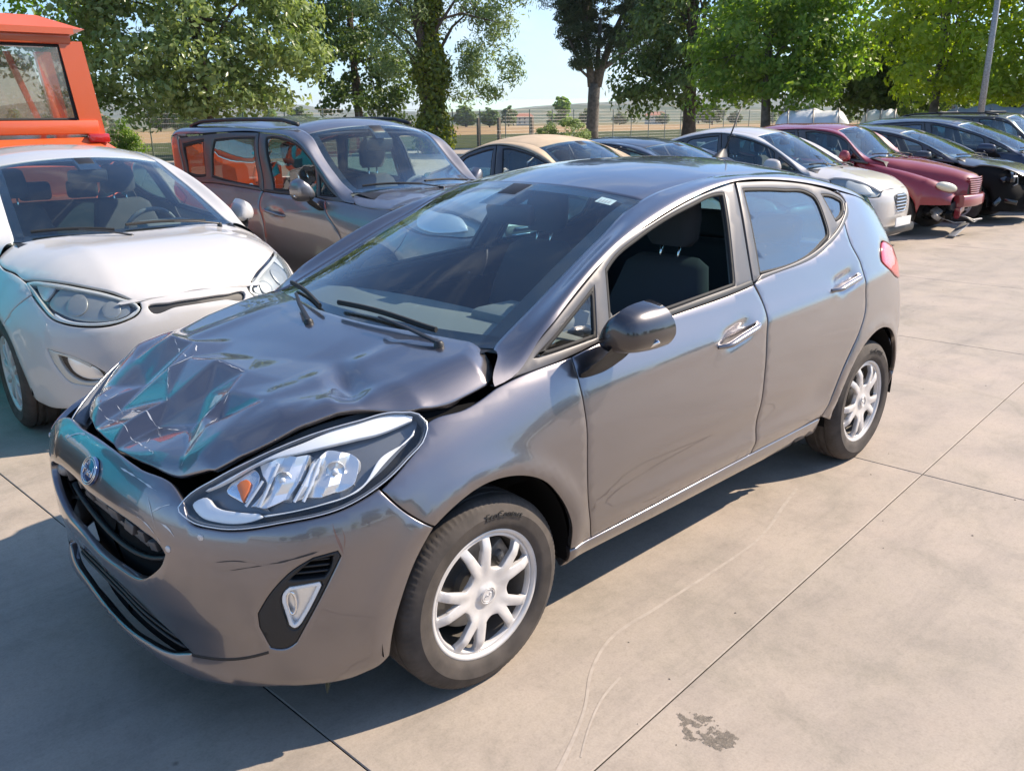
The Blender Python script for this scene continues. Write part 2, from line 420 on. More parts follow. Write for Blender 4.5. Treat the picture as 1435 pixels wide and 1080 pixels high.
def glass(name, tint=(.8,.88,.86), f0=.07, rough=0.0, dirt=.03, dcol=(.5,.5,.47)):
    """thin pane: clear tinted film, mirror by angle, a little dust"""
    m, n, l, b = newmat(name); n.remove(b); out = n['Material Output']
    tr = n.new('ShaderNodeBsdfTransparent'); tr.inputs[0].default_value = (*tint, 1)
    gl = n.new('ShaderNodeBsdfGlossy'); gl.inputs['Roughness'].default_value = rough; gl.inputs[0].default_value = (1,1,1,1)
    lw = n.new('ShaderNodeLayerWeight'); lw.inputs[0].default_value = .5
    pw = n.new('ShaderNodeMath'); pw.operation = 'POWER'; pw.inputs[1].default_value = 4.2; l.new(lw.outputs['Facing'], pw.inputs[0])
    ma = n.new('ShaderNodeMath'); ma.operation = 'MULTIPLY_ADD'; ma.inputs[1].default_value = 1-f0; ma.inputs[2].default_value = f0; l.new(pw.outputs[0], ma.inputs[0])
    mix = n.new('ShaderNodeMixShader'); l.new(ma.outputs[0], mix.inputs[0]); l.new(tr.outputs[0], mix.inputs[1]); l.new(gl.outputs[0], mix.inputs[2])
    df = n.new('ShaderNodeBsdfDiffuse'); df.inputs[0].default_value = (*dcol, 1)
    tc = n.new('ShaderNodeTexCoord'); no = n.new('ShaderNodeTexNoise'); no.inputs['Scale'].default_value = 5; no.inputs['Detail'].default_value = 9; no.inputs['Roughness'].default_value = .75
    mr = n.new('ShaderNodeMapRange'); mr.inputs[1].default_value = .35; mr.inputs[2].default_value = .8; mr.inputs[3].default_value = dirt*.4; mr.inputs[4].default_value = dirt*2
    l.new(tc.outputs['Object'], no.inputs['Vector']); l.new(no.outputs['Fac'], mr.inputs[0])
    vo = n.new('ShaderNodeTexVoronoi'); vo.inputs['Scale'].default_value = 26; l.new(tc.outputs['Object'], vo.inputs['Vector'])
    lt = n.new('ShaderNodeMath'); lt.operation = 'LESS_THAN'; lt.inputs[1].default_value = .055; l.new(vo.outputs['Distance'], lt.inputs[0])
    sm = n.new('ShaderNodeMath'); sm.operation = 'MULTIPLY_ADD'; sm.inputs[1].default_value = 14*dirt; l.new(lt.outputs[0], sm.inputs[0]); l.new(mr.outputs[0], sm.inputs[2]); mr = sm
    m2 = n.new('ShaderNodeMixShader'); l.new(mr.outputs[0], m2.inputs[0]); l.new(mix.outputs[0], m2.inputs[1]); l.new(df.outputs[0], m2.inputs[2])
    l.new(m2.outputs[0], out.inputs['Surface'])
    return m
M_ = {}
M_['grey'] = paint('grey_metallic_paint', (.195,.182,.192), metal=.9, rough=.31, dust=.03, flake=.03, coat_r=.004, orange=.003)
M_['grey'].node_tree.nodes['Principled BSDF'].inputs['Coat IOR'].default_value = 1.65
M_['frame'] = pbr('satin_grey_trim', (.10,.097,.10), .42, .3, bump=.05, bscale=400)
M_['black'] = pbr('black_plastic', (.016,.016,.017), .5, bump=.08, bscale=500)
M_['rubber'] = pbr('black_rubber', (.018,.018,.018), .75)
M_['gloss'] = pbr('gloss_black', (.010,.010,.011), .16, coat=.6)
M_['void'] = pbr('dark_underbody', (.010,.010,.010), .9, spec=.1)
M_['tyre'] = pbr('tyre_rubber', (.058,.048,.041), .82, bump=.25, bscale=60, var=.35, vscale=14)
M_['silver'] = pbr('silver_wheel_paint', (.60,.58,.565), .36, .2, coat=.3, coat_r=.2, var=.10, vscale=20)
M_['steel'] = pbr('dark_steel', (.12,.11,.10), .55, .6, var=.3)
M_['disc'] = pbr('brake_disc', (.30,.29,.28), .4, .9)
M_['chrome'] = pbr('chrome', (.82,.82,.83), .06, 1)
M_['reflector'] = pbr('lamp_reflector', (.86,.87,.88), .30, .75)
M_['lampgrey'] = pbr('lamp_inner_grey', (.14,.15,.165), .3, .3, coat=.4)
M_['drl'] = pbr('white_light_guide', (.86,.87,.88), .25, .05, coat=.5)
M_['amber'] = pbr('amber_lens', (.75,.17,.02), .15, coat=.6)
M_['red'] = pbr('red_lens', (.50,.018,.016), .12, coat=.8)
M_['cloth'] = pbr('charcoal_cloth', (.050,.052,.057), .95, bump=.2, bscale=300)
M_['dash'] = pbr('dash_plastic', (.15,.155,.16), .6, bump=.12, bscale=260)
M_['lining'] = pbr('pale_roof_lining', (.36,.35,.33), .95)
M_['sticker'] = pbr('white_sticker', (.75,.76,.76), .5)
M_['glass'] = glass('clear_glass', (.82,.95,.93), .085, dirt=.010)
M_['lens'] = glass('lamp_lens', (.97,.98,.98), .05, dirt=.006)
M_['privacy'] = glass('tinted_glass', (.22,.40,.42), .20, dirt=.02)
M_['plate'] = pbr('number_plate_white', (.78,.78,.76), .35)
M_['ink'] = pbr('black_ink', (.02,.02,.02), .6)
M_['rust'] = pbr('rusty_steel', (.20,.10,.055), .8, .2, var=.5, vscale=25)
M_['galv'] = pbr('grey_cast_metal', (.30,.29,.28), .5, .6, var=.3, vscale=30)
M_['mirrorcap'] = paint('cap_paint_dark_reflection', (.060,.056,.060), metal=.8, rough=.25, dust=.03)  # body paint darkened to stand for the dark reflections on the mirror cap
# ---------------------------------------------------------------- wheels
_wheel_cache = {}
def wheel_meshes(style, r, w, rr):
    key = (style, r, w, rr)
    if key in _wheel_cache: return _wheel_cache[key]
    out = {}
    k = 96
    # tyre: lathe whose tread blocks are cut by grooves (outer face at +y)
    hw = w/2
    prof = [(rr-.006, hw-.022), (rr+.004, hw-.012), (rr+.012, hw-.004), (rr+.03, hw+.001), (rr+(r-rr)*.55, hw+.004), (r-.030, hw-.004), (r-.018, hw-.010), (r-.012, hw-.014), (r-.004, hw-.022), (r, hw-.034),
            (r+.001, hw-.052), (r-.007, hw-.055), (r-.007, hw-.062), (r+.001, hw-.065), (r+.002, 0.012), (r-.007, .009), (r-.007, -.009), (r+.002, -.012), (r, -hw+.034), (r-.018, -hw+.008), (rr+.02, -hw), (rr-.006, -hw+.022)]
    V = []; F = []
    kk = k*3
    for i, (a, h) in enumerate(prof):
        for j in range(kk):
            t = 2*math.pi*j/kk
            ra = a
            if a > r-.0125 and h > hw-.03 and (j % 3 == 0): ra = a-.0035
            V.append((ra*math.cos(t), h, ra*math.sin(t)))
    n = len(prof)
    F = [(i*kk+j, (i+1)*kk+j, (i+1)*kk+(j+1) % kk, i*kk+(j+1) % kk) for i in range(n-1) for j in range(kk)]
    me = mesh('tyre', V, F, M_['tyre'], True)
    bm = bmesh.new(); bm.from_mesh(me); bmesh.ops.recalc_face_normals(bm, faces=bm.faces[:]); bm.to_mesh(me); bm.free()
    me.set_sharp_from_angle(angle=R_(32)); out['tyre'] = me
    # inner rim barrel, disc, caliper, hub
    mb = MB(); mb.lathe([(rr-.004, hw-.02), (rr-.012, hw-.03), (rr-.028, hw-.06), (rr-.035, -hw+.03), (.06, -hw+.03)], 48); o = mb.build('rim_barrel', M_['steel'], None, True, 40); out['barrel'] = o.data; bpy.data.objects.remove(o)
    mb = MB(); mb.lathe([(.06, .0), (.135, .0), (.135, -.02), (.06, -.02)], 40); mb.lathe([(.001, .02), (.055, .02), (.062, 0)], 24)
    o = mb.build('brake_disc', M_['disc'], None, True, 40); out['disc'] = o.data; bpy.data.objects.remove(o)
    mb = MB(); mb.box((-.11, .0, .075), (.06, .05, .09), Matrix.Rotation(R_(30), 3, 'Y'), .012); mb.box((-.10, .02, .07), (.03, .04, .04), Matrix.Rotation(R_(30), 3, 'Y'), .008)
    o = mb.build('brake_caliper', M_['galv'], None, True, 40); out['caliper'] = o.data; bpy.data.objects.remove(o)
    # face: a dished sheet with windows
    ns = {'cover': 5, 'multi': 10, 'five': 5, 'seven': 7}[style]
    Rm = rr-.009
    def polar(r0, t): return (r0*math.cos(t), r0*math.sin(t))
    circ_ = np.array([polar(Rm, 2*math.pi*i/120) for i in range(120)])
    holes = []
    def arcw(r0, a0, a1, n=5): return [polar(r0, a) for a in np.linspace(a0, a1, n)]
    for q in range(ns):
        t0 = 2*math.pi*q/ns+R_(90)
        if style == 'cover':
            big = 2*math.pi/ns; sp = R_(13.5)
            lo = [(*polar(.090, t0+big/2-.26), '*'), (*polar(.080, t0+big/2),), (*polar(.090, t0+big/2+.26), '*')]
            hi = arcw(rr-.019, t0+big-sp-.080, t0+sp+.080)
            holes.append(lo+[(*hi[0], '*')]+hi[1:-1]+[(*hi[-1], '*')])
            hi = arcw(rr-.019, t0+sp-.080, t0-sp+.080, 4)
            holes.append([(*polar(.104, t0), '*'), (*hi[0], '*')]+hi[1:-1]+[(*hi[-1], '*')])
        else:
            g = .5*2*math.pi/ns; wd = {'multi': .012, 'five': .030, 'seven': .022}[style]
            hi = arcw(rr-.021, t0+g-wd/rr, t0-g+wd/rr, 4)
            holes.append([(*polar(.058+.022*(ns < 8), t0), '*'), (*hi[0], '*')]+hi[1:-1]+[(*hi[-1], '*')])
    def Mf(u, v):
        rad_ = np.hypot(u, v); t = np.arctan2(v, u)
        h = np.interp(rad_, [0, .030, .034, .06, .10, .15, rr-.025, rr-.009], [.012, .011, .004, .006, .010, .011, .003, -.001])
        if style == 'cover':
            tt = (t-R_(90)) % (2*math.pi/5); tt = np.minimum(tt, 2*math.pi/5-tt)
            d = np.abs(tt-R_(13.5))*rad_
            h = h+.004*np.exp(-(d/.013)**2)*sstep(.05, .09, rad_)*sstep(rr-.012, rr-.04, rad_)
        return np.stack([u, hw-.020+h, v], -1)
    o = panel('face', circ_, Mf, M_['silver'], None, res=.010, depth=.018, rad=.0025, gap=0, holes=holes, ctr=(0, -1, 0), hgap=0)
    bm = bmesh.new(); bm.from_mesh(o.data)
    mb = MB(); mb.lathe([(rr+.008, hw-.032), (rr+.008, hw-.016), (rr+.004, hw-.010), (rr-.004, hw-.012), (rr-.010, hw-.019), (rr-.010, hw-.038)], 96)
    o2 = mb.build('ring', None, None, True); bm.from_mesh(o2.data); bm.to_mesh(o.data); bm.free(); bpy.data.objects.remove(o2)
    o.data.polygons.foreach_set('use_smooth', np.ones(len(o.data.polygons), bool))
    out['face'] = o.data; bpy.data.objects.remove(o)
    mb = MB()
    for rad_ in (.022, .0275): mb.tube([(rad_*math.cos(t), hw-.020+.0125, rad_*.9*math.sin(t)) for t in np.linspace(0, 2*math.pi, 33)], .0012, 6, False)
    mb.tube([(x, hw-.020+.0125, .004*math.sin(x*420)) for x in np.linspace(-.014, .014, 15)], .0013, 6)
    o = mb.build('cap_emblem', M_['silver'], None, True); out['emblem'] = o.data; bpy.data.objects.remove(o)
    _wheel_cache[key] = out
    return out
def add_wheel(root, x, y, r, w, rr, style, left=True, steer=0, spin=0, zc=None, scale=1):
    ms = wheel_meshes(style, r, w, rr)
    e = obj('wheel', None, root, (x, y, zc if zc is not None else r), (0, 0, steer if left else steer+math.pi))
    for nm, key in (('tyre', 'tyre'), ('rim', 'barrel'), ('wheel_cover' if style == 'cover' else 'spokes', 'face'), ('brake_disc', 'disc'), ('brake_caliper', 'caliper'), ('centre_emblem', 'emblem')):
        o = obj(nm, ms[key], e)
        if key in ('tyre', 'face', 'emblem', 'barrel'): o.rotation_euler = (0, spin, 0)
    return e
# ---------------------------------------------------------------- the hatchback body
def loopz(s, z, r, a0, a1, n=14):
    return [(s+r*math.cos(R_(a)), z+r*math.sin(R_(a))) for a in np.linspace(a0, a1, n)]
H_ALINE = [(1.476,.909),(1.541,.922),(1.726,1.036),(2.009,1.183),(2.09,1.216),(2.365,1.298),(2.62,1.353),(2.959,1.396),(3.322,1.382),(3.6,1.346),(3.85,1.30),(4.08,1.25)]
H_BLINE = [(-.190,.668,.985),(-.215,.650,.993),(-.42,.618,1.085),(-.70,.578,1.213),(-.78,.565,1.246),(-1.0,.532,1.338),(-1.2,.522,1.385),(-1.58,.52,1.418),(-1.95,.52,1.414),(-2.25,.515,1.388),(-2.5,.505,1.345),(-2.70,.50,1.305)]
H_FRAME_F = [(1.541,.922,'*'),(1.726,1.036),(2.009,1.183),(2.083,1.22),(2.365,1.298),(2.62,1.353),(2.952,1.396,'*'),(2.864,1.14),(2.832,1.022,'*'),(2.718,1.012),(2.297,.99),(1.97,.972),(1.776,.946)]
H_SAIL = [(1.640,.962,'*'),(1.968,1.131,'*'),(1.909,.980,'*')]
H_OPEN = [(2.039,1.171,'*'),(2.091,1.201),(2.247,1.254),(2.422,1.300),(2.603,1.335),(2.80,1.364),(2.853,1.363,'*'),(2.718,1.032,'*'),(2.297,1.008),(1.975,.990,'*')]
H_FRAME_R = [(2.839,1.026,'*'),(2.871,1.14),(2.915,1.27),(2.963,1.396,'*'),(3.322,1.380),(3.572,1.347),(3.726,1.312),(3.785,1.286),(3.802,1.262),(3.79,1.235),(3.70,1.183),(3.457,1.095),(2.896,1.036)]
H_RG = [(2.990,1.370,'*'),(3.30,1.350),(3.497,1.324),(3.530,1.308),(3.545,1.20),(3.530,1.142),(3.457,1.112),(2.900,1.050,'*')]
H_QG = [(3.593,1.311,'*'),(3.74,1.286),(3.775,1.268),(3.765,1.248),(3.628,1.189,'*')]
H_DOOR_F = [(1.776,.946,'*'),(1.97,.972),(2.297,.99),(2.718,1.012),(2.832,1.022,'*'),(2.858,.943),(2.846,.858),(2.833,.742),(2.82,.54),(2.827,.33,'*'),(1.843,.315,'*'),(1.786,.484),(1.776,.765),(1.772,.86)]
H_DOOR_R = [(2.839,1.026,'*'),(2.862,.943),(2.850,.858),(2.837,.742),(2.824,.54),(2.831,.33,'*'),(3.29,.333),(3.425,.335,'*'),(3.46,.43),(3.50,.53),(3.575,.625),(3.645,.70),(3.70,.79),(3.708,.905),(3.715,1.0),(3.683,1.098),(3.70,1.183,'*'),(3.457,1.095),(2.896,1.036)]
H_FENDER = [(1.229,.86,'*'),(1.254,.867),(1.356,.876),(1.476,.909,'*'),(1.541,.922),(1.776,.946,'*'),(1.772,.86),(1.776,.765),(1.786,.484),(1.843,.315,'*'),(1.735,.315,'*'),(1.712,.42),(1.645,.54),(1.572,.618),(1.461,.668),(1.345,.676),(1.246,.648),(1.172,.608,'*'),(1.10,.665),(1.04,.735,'*'),(1.136,.788),(1.205,.83)]
H_LAMP = [(.458,.698),(.473,.719),(.55,.767),(.658,.811),(.831,.856),(1.031,.881),(1.179,.888),(1.221,.880),(1.231,.862),(1.211,.833),(1.136,.791),(1.036,.744),(.932,.709),(.78,.686),(.584,.666),(.503,.675)]
H_BUMP_L = [(.470,.712,'*'),(.503,.673),(.584,.662),(.78,.682),(.932,.705),(1.036,.739,'*'),(1.10,.665),(1.172,.608,'*'),(1.11,.52),(1.065,.42),(1.04,.33),(1.03,.25,'*'),(.972,.215),(.7,.205),(.531,.195),(.366,.185),(.18,.175)]
H_GRILLE = [(.19,.626),(.331,.612),(.405,.590),(.422,.570,'*'),(.408,.540),(.366,.500),(.305,.462),(.147,.445)]
H_LOW = [(.0,.338),(.263,.336),(.38,.313),(.457,.270,'*'),(.368,.246),(.245,.235),(0,.228)]
H_FOG = [(.690,.440,'*'),(.735,.508),(.79,.562),(.845,.592,'*'),(.907,.603,'*'),(.914,.588,'*'),(.853,.477,'*'),(.782,.352,'*'),(.755,.334),(.712,.335,'*'),(.690,.40,'*')]
def symloop(half, top0, bot0):
    """half: right-hand run from the top centre to the bottom centre -> closed loop over +-s"""
    L = [(-p[0],)+tuple(p[1:]) for p in half[::-1]]
    return [top0]+half+[bot0]+L
def hood_line(x):
    return np.interp(x, [-.20,-.15,-.095,.125,.284,.414,.561,.625,.70], [.668,.715,.752,.726,.652,.607,.527,.472,.30])
def hood_plain(x, y):
    zc = pchip([-.30,-.10,.1,.284,.414,.561,.64,.74], [1.025,1.0,.960,.918,.885,.828,.786,.72])(x)
    yb = hood_line(x)
    dr = np.interp(x, [-.2,-.095,.125,.284,.414,.56,.7], [.085,.078,.060,.040,.044,.038,.03])
    t = np.clip((yb-np.abs(y))/.13, 0, 1)
    return zc-.014*(y/.65)**2-dr*(1-t)**2.2+.006*np.exp(-((np.abs(y)-.40)/.05)**2)*sstep(-.15, .1, x)
LAMP_TOP = [(1.221,.882),(1.179,.891),(1.031,.884),(.831,.859),(.658,.814),(.55,.770),(.473,.724)]
def bonnet_fit(fl, lamp_top=LAMP_TOP, wing=((1.476,.909),(1.356,.876),(1.254,.867)), nose=.727, bulge=0, pw=3.0):
    """a bonnet that follows the top edges of the wings and the lamps"""
    e = np.array(list(wing)+list(lamp_top)); p = fl(e[:, 0], e[:, 1]); p[:, 1] -= .007; p[:, 2] += .003
    rear = np.array([[-.25,.66,.985],[-.165,.70,.955]]); front = np.array([[.745, .30, p[-1, 2]-.004]])
    E = np.concatenate([rear, p, front]); o = np.argsort(E[:, 0]); E = E[o]
    fy, fz = pchip(E[:, 0], E[:, 1]), pchip(E[:, 0], E[:, 2])
    def G(x, y):
        x = np.asarray(x); y = np.asarray(y)
        zc = pchip([-.30,-.10,.1,.284,.414,.561,.64,.74], [1.025,1.0,.962,.922,.890,.838,.800,.745])(x)
        zc = zc+bulge*sstep(-.1, .35, x)*(1-sstep(.48, .70, x))
        ze = fz(x); t = np.clip(np.abs(y)/fy(x), 0, 1.05)
        return ze+(np.maximum(zc, ze)-ze)*(1-t**pw)+.005*np.exp(-((np.abs(y)-.40)/.05)**2)*sstep(-.15, .1, x)
    h = [(-.10,.15),(-.135,.36),(-.170,.55),(-.19,.655,'*')]+[(float(q[0]), float(q[1])) for q in p]
    h[-1] = (*h[-1], '*'); h.append((float(p[-1, 0])+.02, float(p[-1, 1])*.55))
    return G, [(-.095,0)]+h+[(nose,0)]+[(q[0],-q[1])+tuple(q[2:]) for q in h[::-1]]
def hatch(root, mp, fl, hoodG=hood_plain, hoodres=.03, q=1.0, left_open=False, lamps=None, damaged=False, wheel=('cover', .302, .19, .2), wheel_y=.745, wb=2.493, steer=0,
          hood_outline=None, tail=True, holes=('grille', 'low', 'fog'), mats=None, belt=True, handles=True, geo=None, roofm=None, skip=(), capm=None):
    g = dict(frame=M_['frame'], black=M_['black'], glass=M_['glass'], privacy=M_['privacy'])
    if mats: g.update(mats)
    GE = dict(fender=H_FENDER, bump=H_BUMP_L, lamp=H_LAMP, frame_r=H_FRAME_R, rg=H_RG, qg=H_QG, door_r=H_DOOR_R, qstart=[(3.74,1.318,'*'),(3.79,1.288),(3.804,1.262,'*'),(3.704,1.183)], mold_r=[(2.846,1.028,'*'),(2.896,1.034),(3.457,1.093),(3.70,1.180),(3.79,1.232),(3.804,1.262,'*'),(3.785,1.262,'*'),(3.765,1.24),(3.69,1.196),(3.45,1.112),(2.90,1.052,'*')])
    if geo: GE.update(geo)
    roofm = roofm or mp
    def LM(s, z): return fl(s, z)
    def pushed(d): return lambda s, z: fl(s, z, d)
    def SM(s, z, d=0.0):
        s = np.asarray(s, float); p = fl(np.abs(s), z, d).copy()
        if damaged:                     # the right-hand front corner is pushed outwards
            w = sstep(.10, .72, -s)*(1-sstep(.9, 1.15, -s)); p[..., 0] += .058*w; p[..., 1] += .050*w
        p[..., 1] *= np.where(s < 0, -1, 1); return p
    both = []
    def left(name, *a, **k):
        o = panel(name, *a, parent=root, **k); both.append(o); return o
    rs = .028*q
    # --- fender, doors, quarter
    dent = lambda u, v: (u, v, .17, .06, .012*q)
    left('fender', GE['fender'], LM, mp, res=rs) if 'fender' not in skip else None
    df = left('door', H_DOOR_F, LM, mp, res=rs, refine=[dent(2.645, .868)])
    dr = left('door', GE['door_r'], LM, mp, res=rs, refine=[dent(3.535, .943)])
    fr = left('window_frame', H_FRAME_F, lambda s, z: fl(s, z, -.003), g['frame'], res=rs, holes=[H_SAIL, H_OPEN], depth=.03, hgap=0)
    rr = left('window_frame', GE['frame_r'], lambda s, z: fl(s, z, -.003), g['frame'], res=rs, holes=[GE['rg'], GE['qg']], depth=.03, hgap=0)
    for nm, o, gl, keep in (('quarter_light', H_SAIL, g['glass'], 1), ('door_glass', H_OPEN, g['glass'], not left_open), ('door_glass', GE['rg'], g['privacy'], 1), ('quarter_light', GE['qg'], g['privacy'], 1)):
        O = spline(o, .02, True); O = O if area2(O) > 0 else O[::-1]
        go = panel(nm, shrink(O, -.004), pushed(-.012), gl, root, res=.06*q, depth=0, rad=0, gap=0)
        if keep: both.append(go)
        else:
            mirrored(go); bpy.data.objects.remove(go)
        ga = panel('window_seal', O, pushed(-.006), M_['rubber'], root, res=.05, depth=.012, rad=0, gap=0, holes=[shrink(O, .011)], hgap=0); both.append(ga)
    mold = [(1.96,.974),(2.297,.992),(2.718,1.014),(2.826,1.023),(2.826,1.040,'*'),(2.718,1.032),(2.297,1.009),(1.975,.992)]
    left('belt_moulding', [(*mold[0], '*')]+mold[1:3]+[(*mold[3], '*')]+mold[4:7]+[(*mold[7], '*')], pushed(.004), M_['black'], res=.04, depth=.012, rad=.002, gap=0)
    mold = GE['mold_r']
    left('belt_moulding', mold, pushed(.004), g['frame'], res=.04, depth=.012, rad=.003, gap=0)
    arc = loopz(float(fl.sx(-2.493)), .315, .362, 182, 10)
    tl = [(3.95,.985),(3.985,1.030),(4.03,1.056),(4.2,1.035),(4.43,.985,'*'),(4.41,.865),(4.2,.87),(4.07,.912),(3.985,.955)]
    Q = GE['qstart']+[(3.687,1.098),(3.719,1.0),(3.712,.905),(3.704,.79),(3.649,.70),(3.579,.625),(3.504,.53),(3.464,.43),(3.430,.335,'*'),(arc[0][0], .30, '*')]+arc[1:-1]+[(*arc[-1], '*'),(4.30,.46),(4.48,.52,'*'),(4.48,.8),(4.46,.99),(4.36,1.09),(4.24,1.19),(4.10,1.245,'*'),(3.95,1.281),(3.86,1.297)]
    left('rear_quarter_panel', Q, LM, mp, res=rs, holes=[tl] if tail else [])
    if tail:
        left('tail_light', tl, pushed(.004), M_['red'], res=.03, depth=.02, rad=.004, gap=.003)
    sill = [(1.735,.312,'*'),(1.843,.312),(2.827,.327),(3.425,.332,'*'),(3.40,.235,'*'),(2.8,.225),(1.74,.225,'*')]
    left('sill', sill, LM, mp, res=.04*q, depth=.03, rad=.007)
    # --- rear: bumper and tailgate go across
    L = fl.L
    def RM(s, z):                       # s runs past the rear centre onto the right side
        s = np.asarray(s, float); a = np.where(s > L, 2*L-s, s); p = fl(a, z); p = p.copy(); p[..., 1] *= np.where(s > L, -1, 1); return p
    def rsym(h): return h+[(2*L-p[0],)+tuple(p[1:]) for p in h[::-1]]
    panel('rear_bumper', rsym([(L-.02,.20),(4.30,.22),(4.235,.25,'*'),(arc[-1][0]+.004, arc[-1][1]-.004, '*'),(4.30,.452),(4.48,.512),(4.6,.53)]), RM, mp, root, res=.05*q)
    panel('tailgate', rsym([(L-.01,.535),(4.6,.535),(4.484,.525,'*'),(4.484,.8),(4.465,.99,'*'),(4.6,.985)]), RM, mp, root, res=.05*q)
    panel('rear_window', rsym([(L-.01,.99),(4.6,.99),(4.465,.995,'*'),(4.365,1.09),(4.245,1.19),(4.105,1.25,'*'),(4.5,1.27)]), lambda s, z: RM(s, z), g['privacy'], root, res=.06*q, depth=0, rad=0)
    # --- roof pillars: rounded strip between the door frames and the roof
    A2 = spline(H_ALINE, .03); A3 = fl(A2[:, 0], A2[:, 1]); Ab = fl(A2[:, 0], A2[:, 1]-.02)
    ta = np.cumsum(np.r_[0, np.linalg.norm(np.diff(A2, axis=0), axis=1)]); key = [ta[np.argmin(((A2-np.array(p))**2).sum(1))] for p in H_ALINE]
    B3 = np.stack([pchip(key, [b[i] for b in H_BLINE])(ta) for i in range(3)], 1)
    tA = A3-Ab; tA /= np.linalg.norm(tA, axis=1)[:, None]
    dist = np.linalg.norm(B3-A3, axis=1)[:, None]
    fb = np.interp(A2[:, 0], [1.5, 2.4, 3.2], [.1, .25, .25])[:, None]
    tB = np.concatenate([0*fb, -np.ones_like(fb), fb], 1); tB /= np.linalg.norm(tB, axis=1)[:, None]
    v = np.linspace(0, 1, 11)[None, :, None]
    h = lambda a, b, ma, mb: (2*v**3-3*v**2+1)*a[:, None]+(v**3-2*v**2+v)*ma[:, None]+(-2*v**3+3*v**2)*b[:, None]+(v**3-v**2)*mb[:, None]
    P = h(A3+tA*.004, B3, tA*dist*.95, tB*dist*.95)
    inn = A3-np.array([0, .025, 0]); o = grid('door_seal', np.stack([A3+tA*.004, inn], 1), M_['rubber'], root); both.append(o)
    low = B3-np.array([0, .004, .012]); P = np.concatenate([P, low[:, None]], 1)
    o = grid('roof_pillar', P, mp if roofm is mp else roofm, root); both.append(o)
    # --- roof
    i0 = int(np.argmin(np.abs(ta-key[5])))
    wsE = B3[:i0+3]                       # windscreen side edge
    i_top = int(np.argmin(np.abs(B3[:, 0]+1.06)))
    Bt = B3[i_top:]
    n = len(Bt); vv = np.linspace(-1, 1, 41)
    fr_ = (np.arange(n)/(n-1))
    crown = np.interp(fr_, [0, .15, .5, .8, 1], [.040, .054, .060, .052, .040])
    lead = .085*np.exp(-fr_/.10)
    av = np.abs(vv)[None, :]
    P = np.stack([Bt[:, 0:1]+lead[:, None]*(1-av**2.2), Bt[:, 1:2]*vv[None]*1.0, Bt[:, 2:3]+crown[:, None]*(1-av**2.3)-.004*sstep(.96, 1, av)], -1)
    f0 = P[:1].copy(); f0[..., 2] -= .012; P = np.concatenate([f0, P])
    last = P[-1:].copy(); last[..., 2] -= .03; last[..., 0] -= .01
    grid('roof', np.concatenate([P, last]), roofm, root)
    # --- windscreen
    E = B3[1:i_top+1]; n = len(E); t = np.linspace(0, 1, n)
    Cx = np.interp(t, [0, 1], [-.045, -.985]); Cz = np.interp(t, [0, 1], [.975, 1.405])
    bul = .035*4*t*(1-t)
    vv = np.linspace(-1, 1, 49); av = np.abs(vv)[None, :]
    w = 1-av**2.2
    def WS(off, va=vv, rows=slice(None)):
        a_ = np.abs(va)[None, :]; w_ = 1-a_**2.2
        X = E[rows, 0:1]*(1-w_)+(Cx[rows, None]+bul[rows, None]*.4)*w_; Z = E[rows, 2:3]*(1-w_)+(Cz[rows, None]+bul[rows, None]*.8)*w_
        Y = E[rows, 1:2]*va[None]*1.003
        Pn = np.stack([X, Y, Z], -1)
        du = np.gradient(Pn, axis=0); dv = np.gradient(Pn, axis=1); N = np.cross(du, dv); N /= np.linalg.norm(N, axis=-1)[..., None]
        if N[len(Pn)//2, len(va)//2, 2] < 0: N = -N
        return Pn+N*off
    grid('windscreen', WS(-.003), g['glass'], root)
    m = MB()
    def addgrid(Pn):
        nu, nv = Pn.shape[:2]; m.add(Pn.reshape(-1, 3), [(i*nv+j, (i+1)*nv+j, (i+1)*nv+j+1, i*nv+j+1) for i in range(nu-1) for j in range(nv-1)])
    kf = max(2, int(n*.13)); addgrid(WS(-.006)[:kf]); addgrid(WS(-.006)[-3:])
    full = WS(-.006); cv = 3
    addgrid(full[:, :cv]); addgrid(full[:, -cv:])
    c0 = len(vv)//2; addgrid(full[-8:, c0-3:c0+4])
    m.build('screen_border', M_['gloss'], root, True)
    # cowl under the screen
    vy = np.linspace(-1, 1, 25); b0 = WS(-.012, vy)[1]; b1 = b0+np.array([.06, 0, -.004]); b2 = b0+np.array([.17, 0, -.05]); b3 = b0+np.array([.2, 0, -.2])
    grid('scuttle', np.stack([WS(-.010, vy)[2], b0, b1, b2, b3]), M_['black'], root)
    WSg = WS(.012, np.linspace(-1, 1, 81))
    def on_ws(fy, ft):
        a = np.clip(ft, 0, .999)*(n-1); b = np.clip((fy+1)*40, 0, 79.999); i, j = int(a), int(b); a -= i; b -= j
        return (WSg[i, j]*(1-b)+WSg[i, j+1]*b)*(1-a)+(WSg[i+1, j]*(1-b)+WSg[i+1, j+1]*b)*a
    # wipers: spindle, arm, blade
    for (y0, y1, ya, t0) in ((.80, -.08, .36, .03), (-.10, -.86, -.50, .03)):
        m = MB(); sp = on_ws(y0, .0)+np.array([.045, 0, -.002])
        m.lathe([(.016, -.02), (.016, .006), (.010, .014), (0.001, .015)], 14, 'z', tuple(sp))
        mid = on_ws(ya, .055)+np.array([.02, 0, .022])
        m.tube([sp+np.array([0, 0, .008]), (sp+mid)/2+np.array([.008, 0, .012]), mid], [.010, .008, .006], 8, True, .6)
        ar = m.build('wiper', M_['black'], root, True, 40)
        m = MB(); a, b = on_ws(y0-.10, .052), on_ws(y1, .085)
        pts = [on_ws(y0-.10+(y1-y0+.10)*k, .050+.035*k+.02*math.sin(k*3.1))+np.array([.006, 0, .008]) for k in np.linspace(0, 1, 16)]
        m.tube(pts, .0075, 6, True, 1.3); m.build('wiper_blade', M_['rubber'], ar, True, 50)
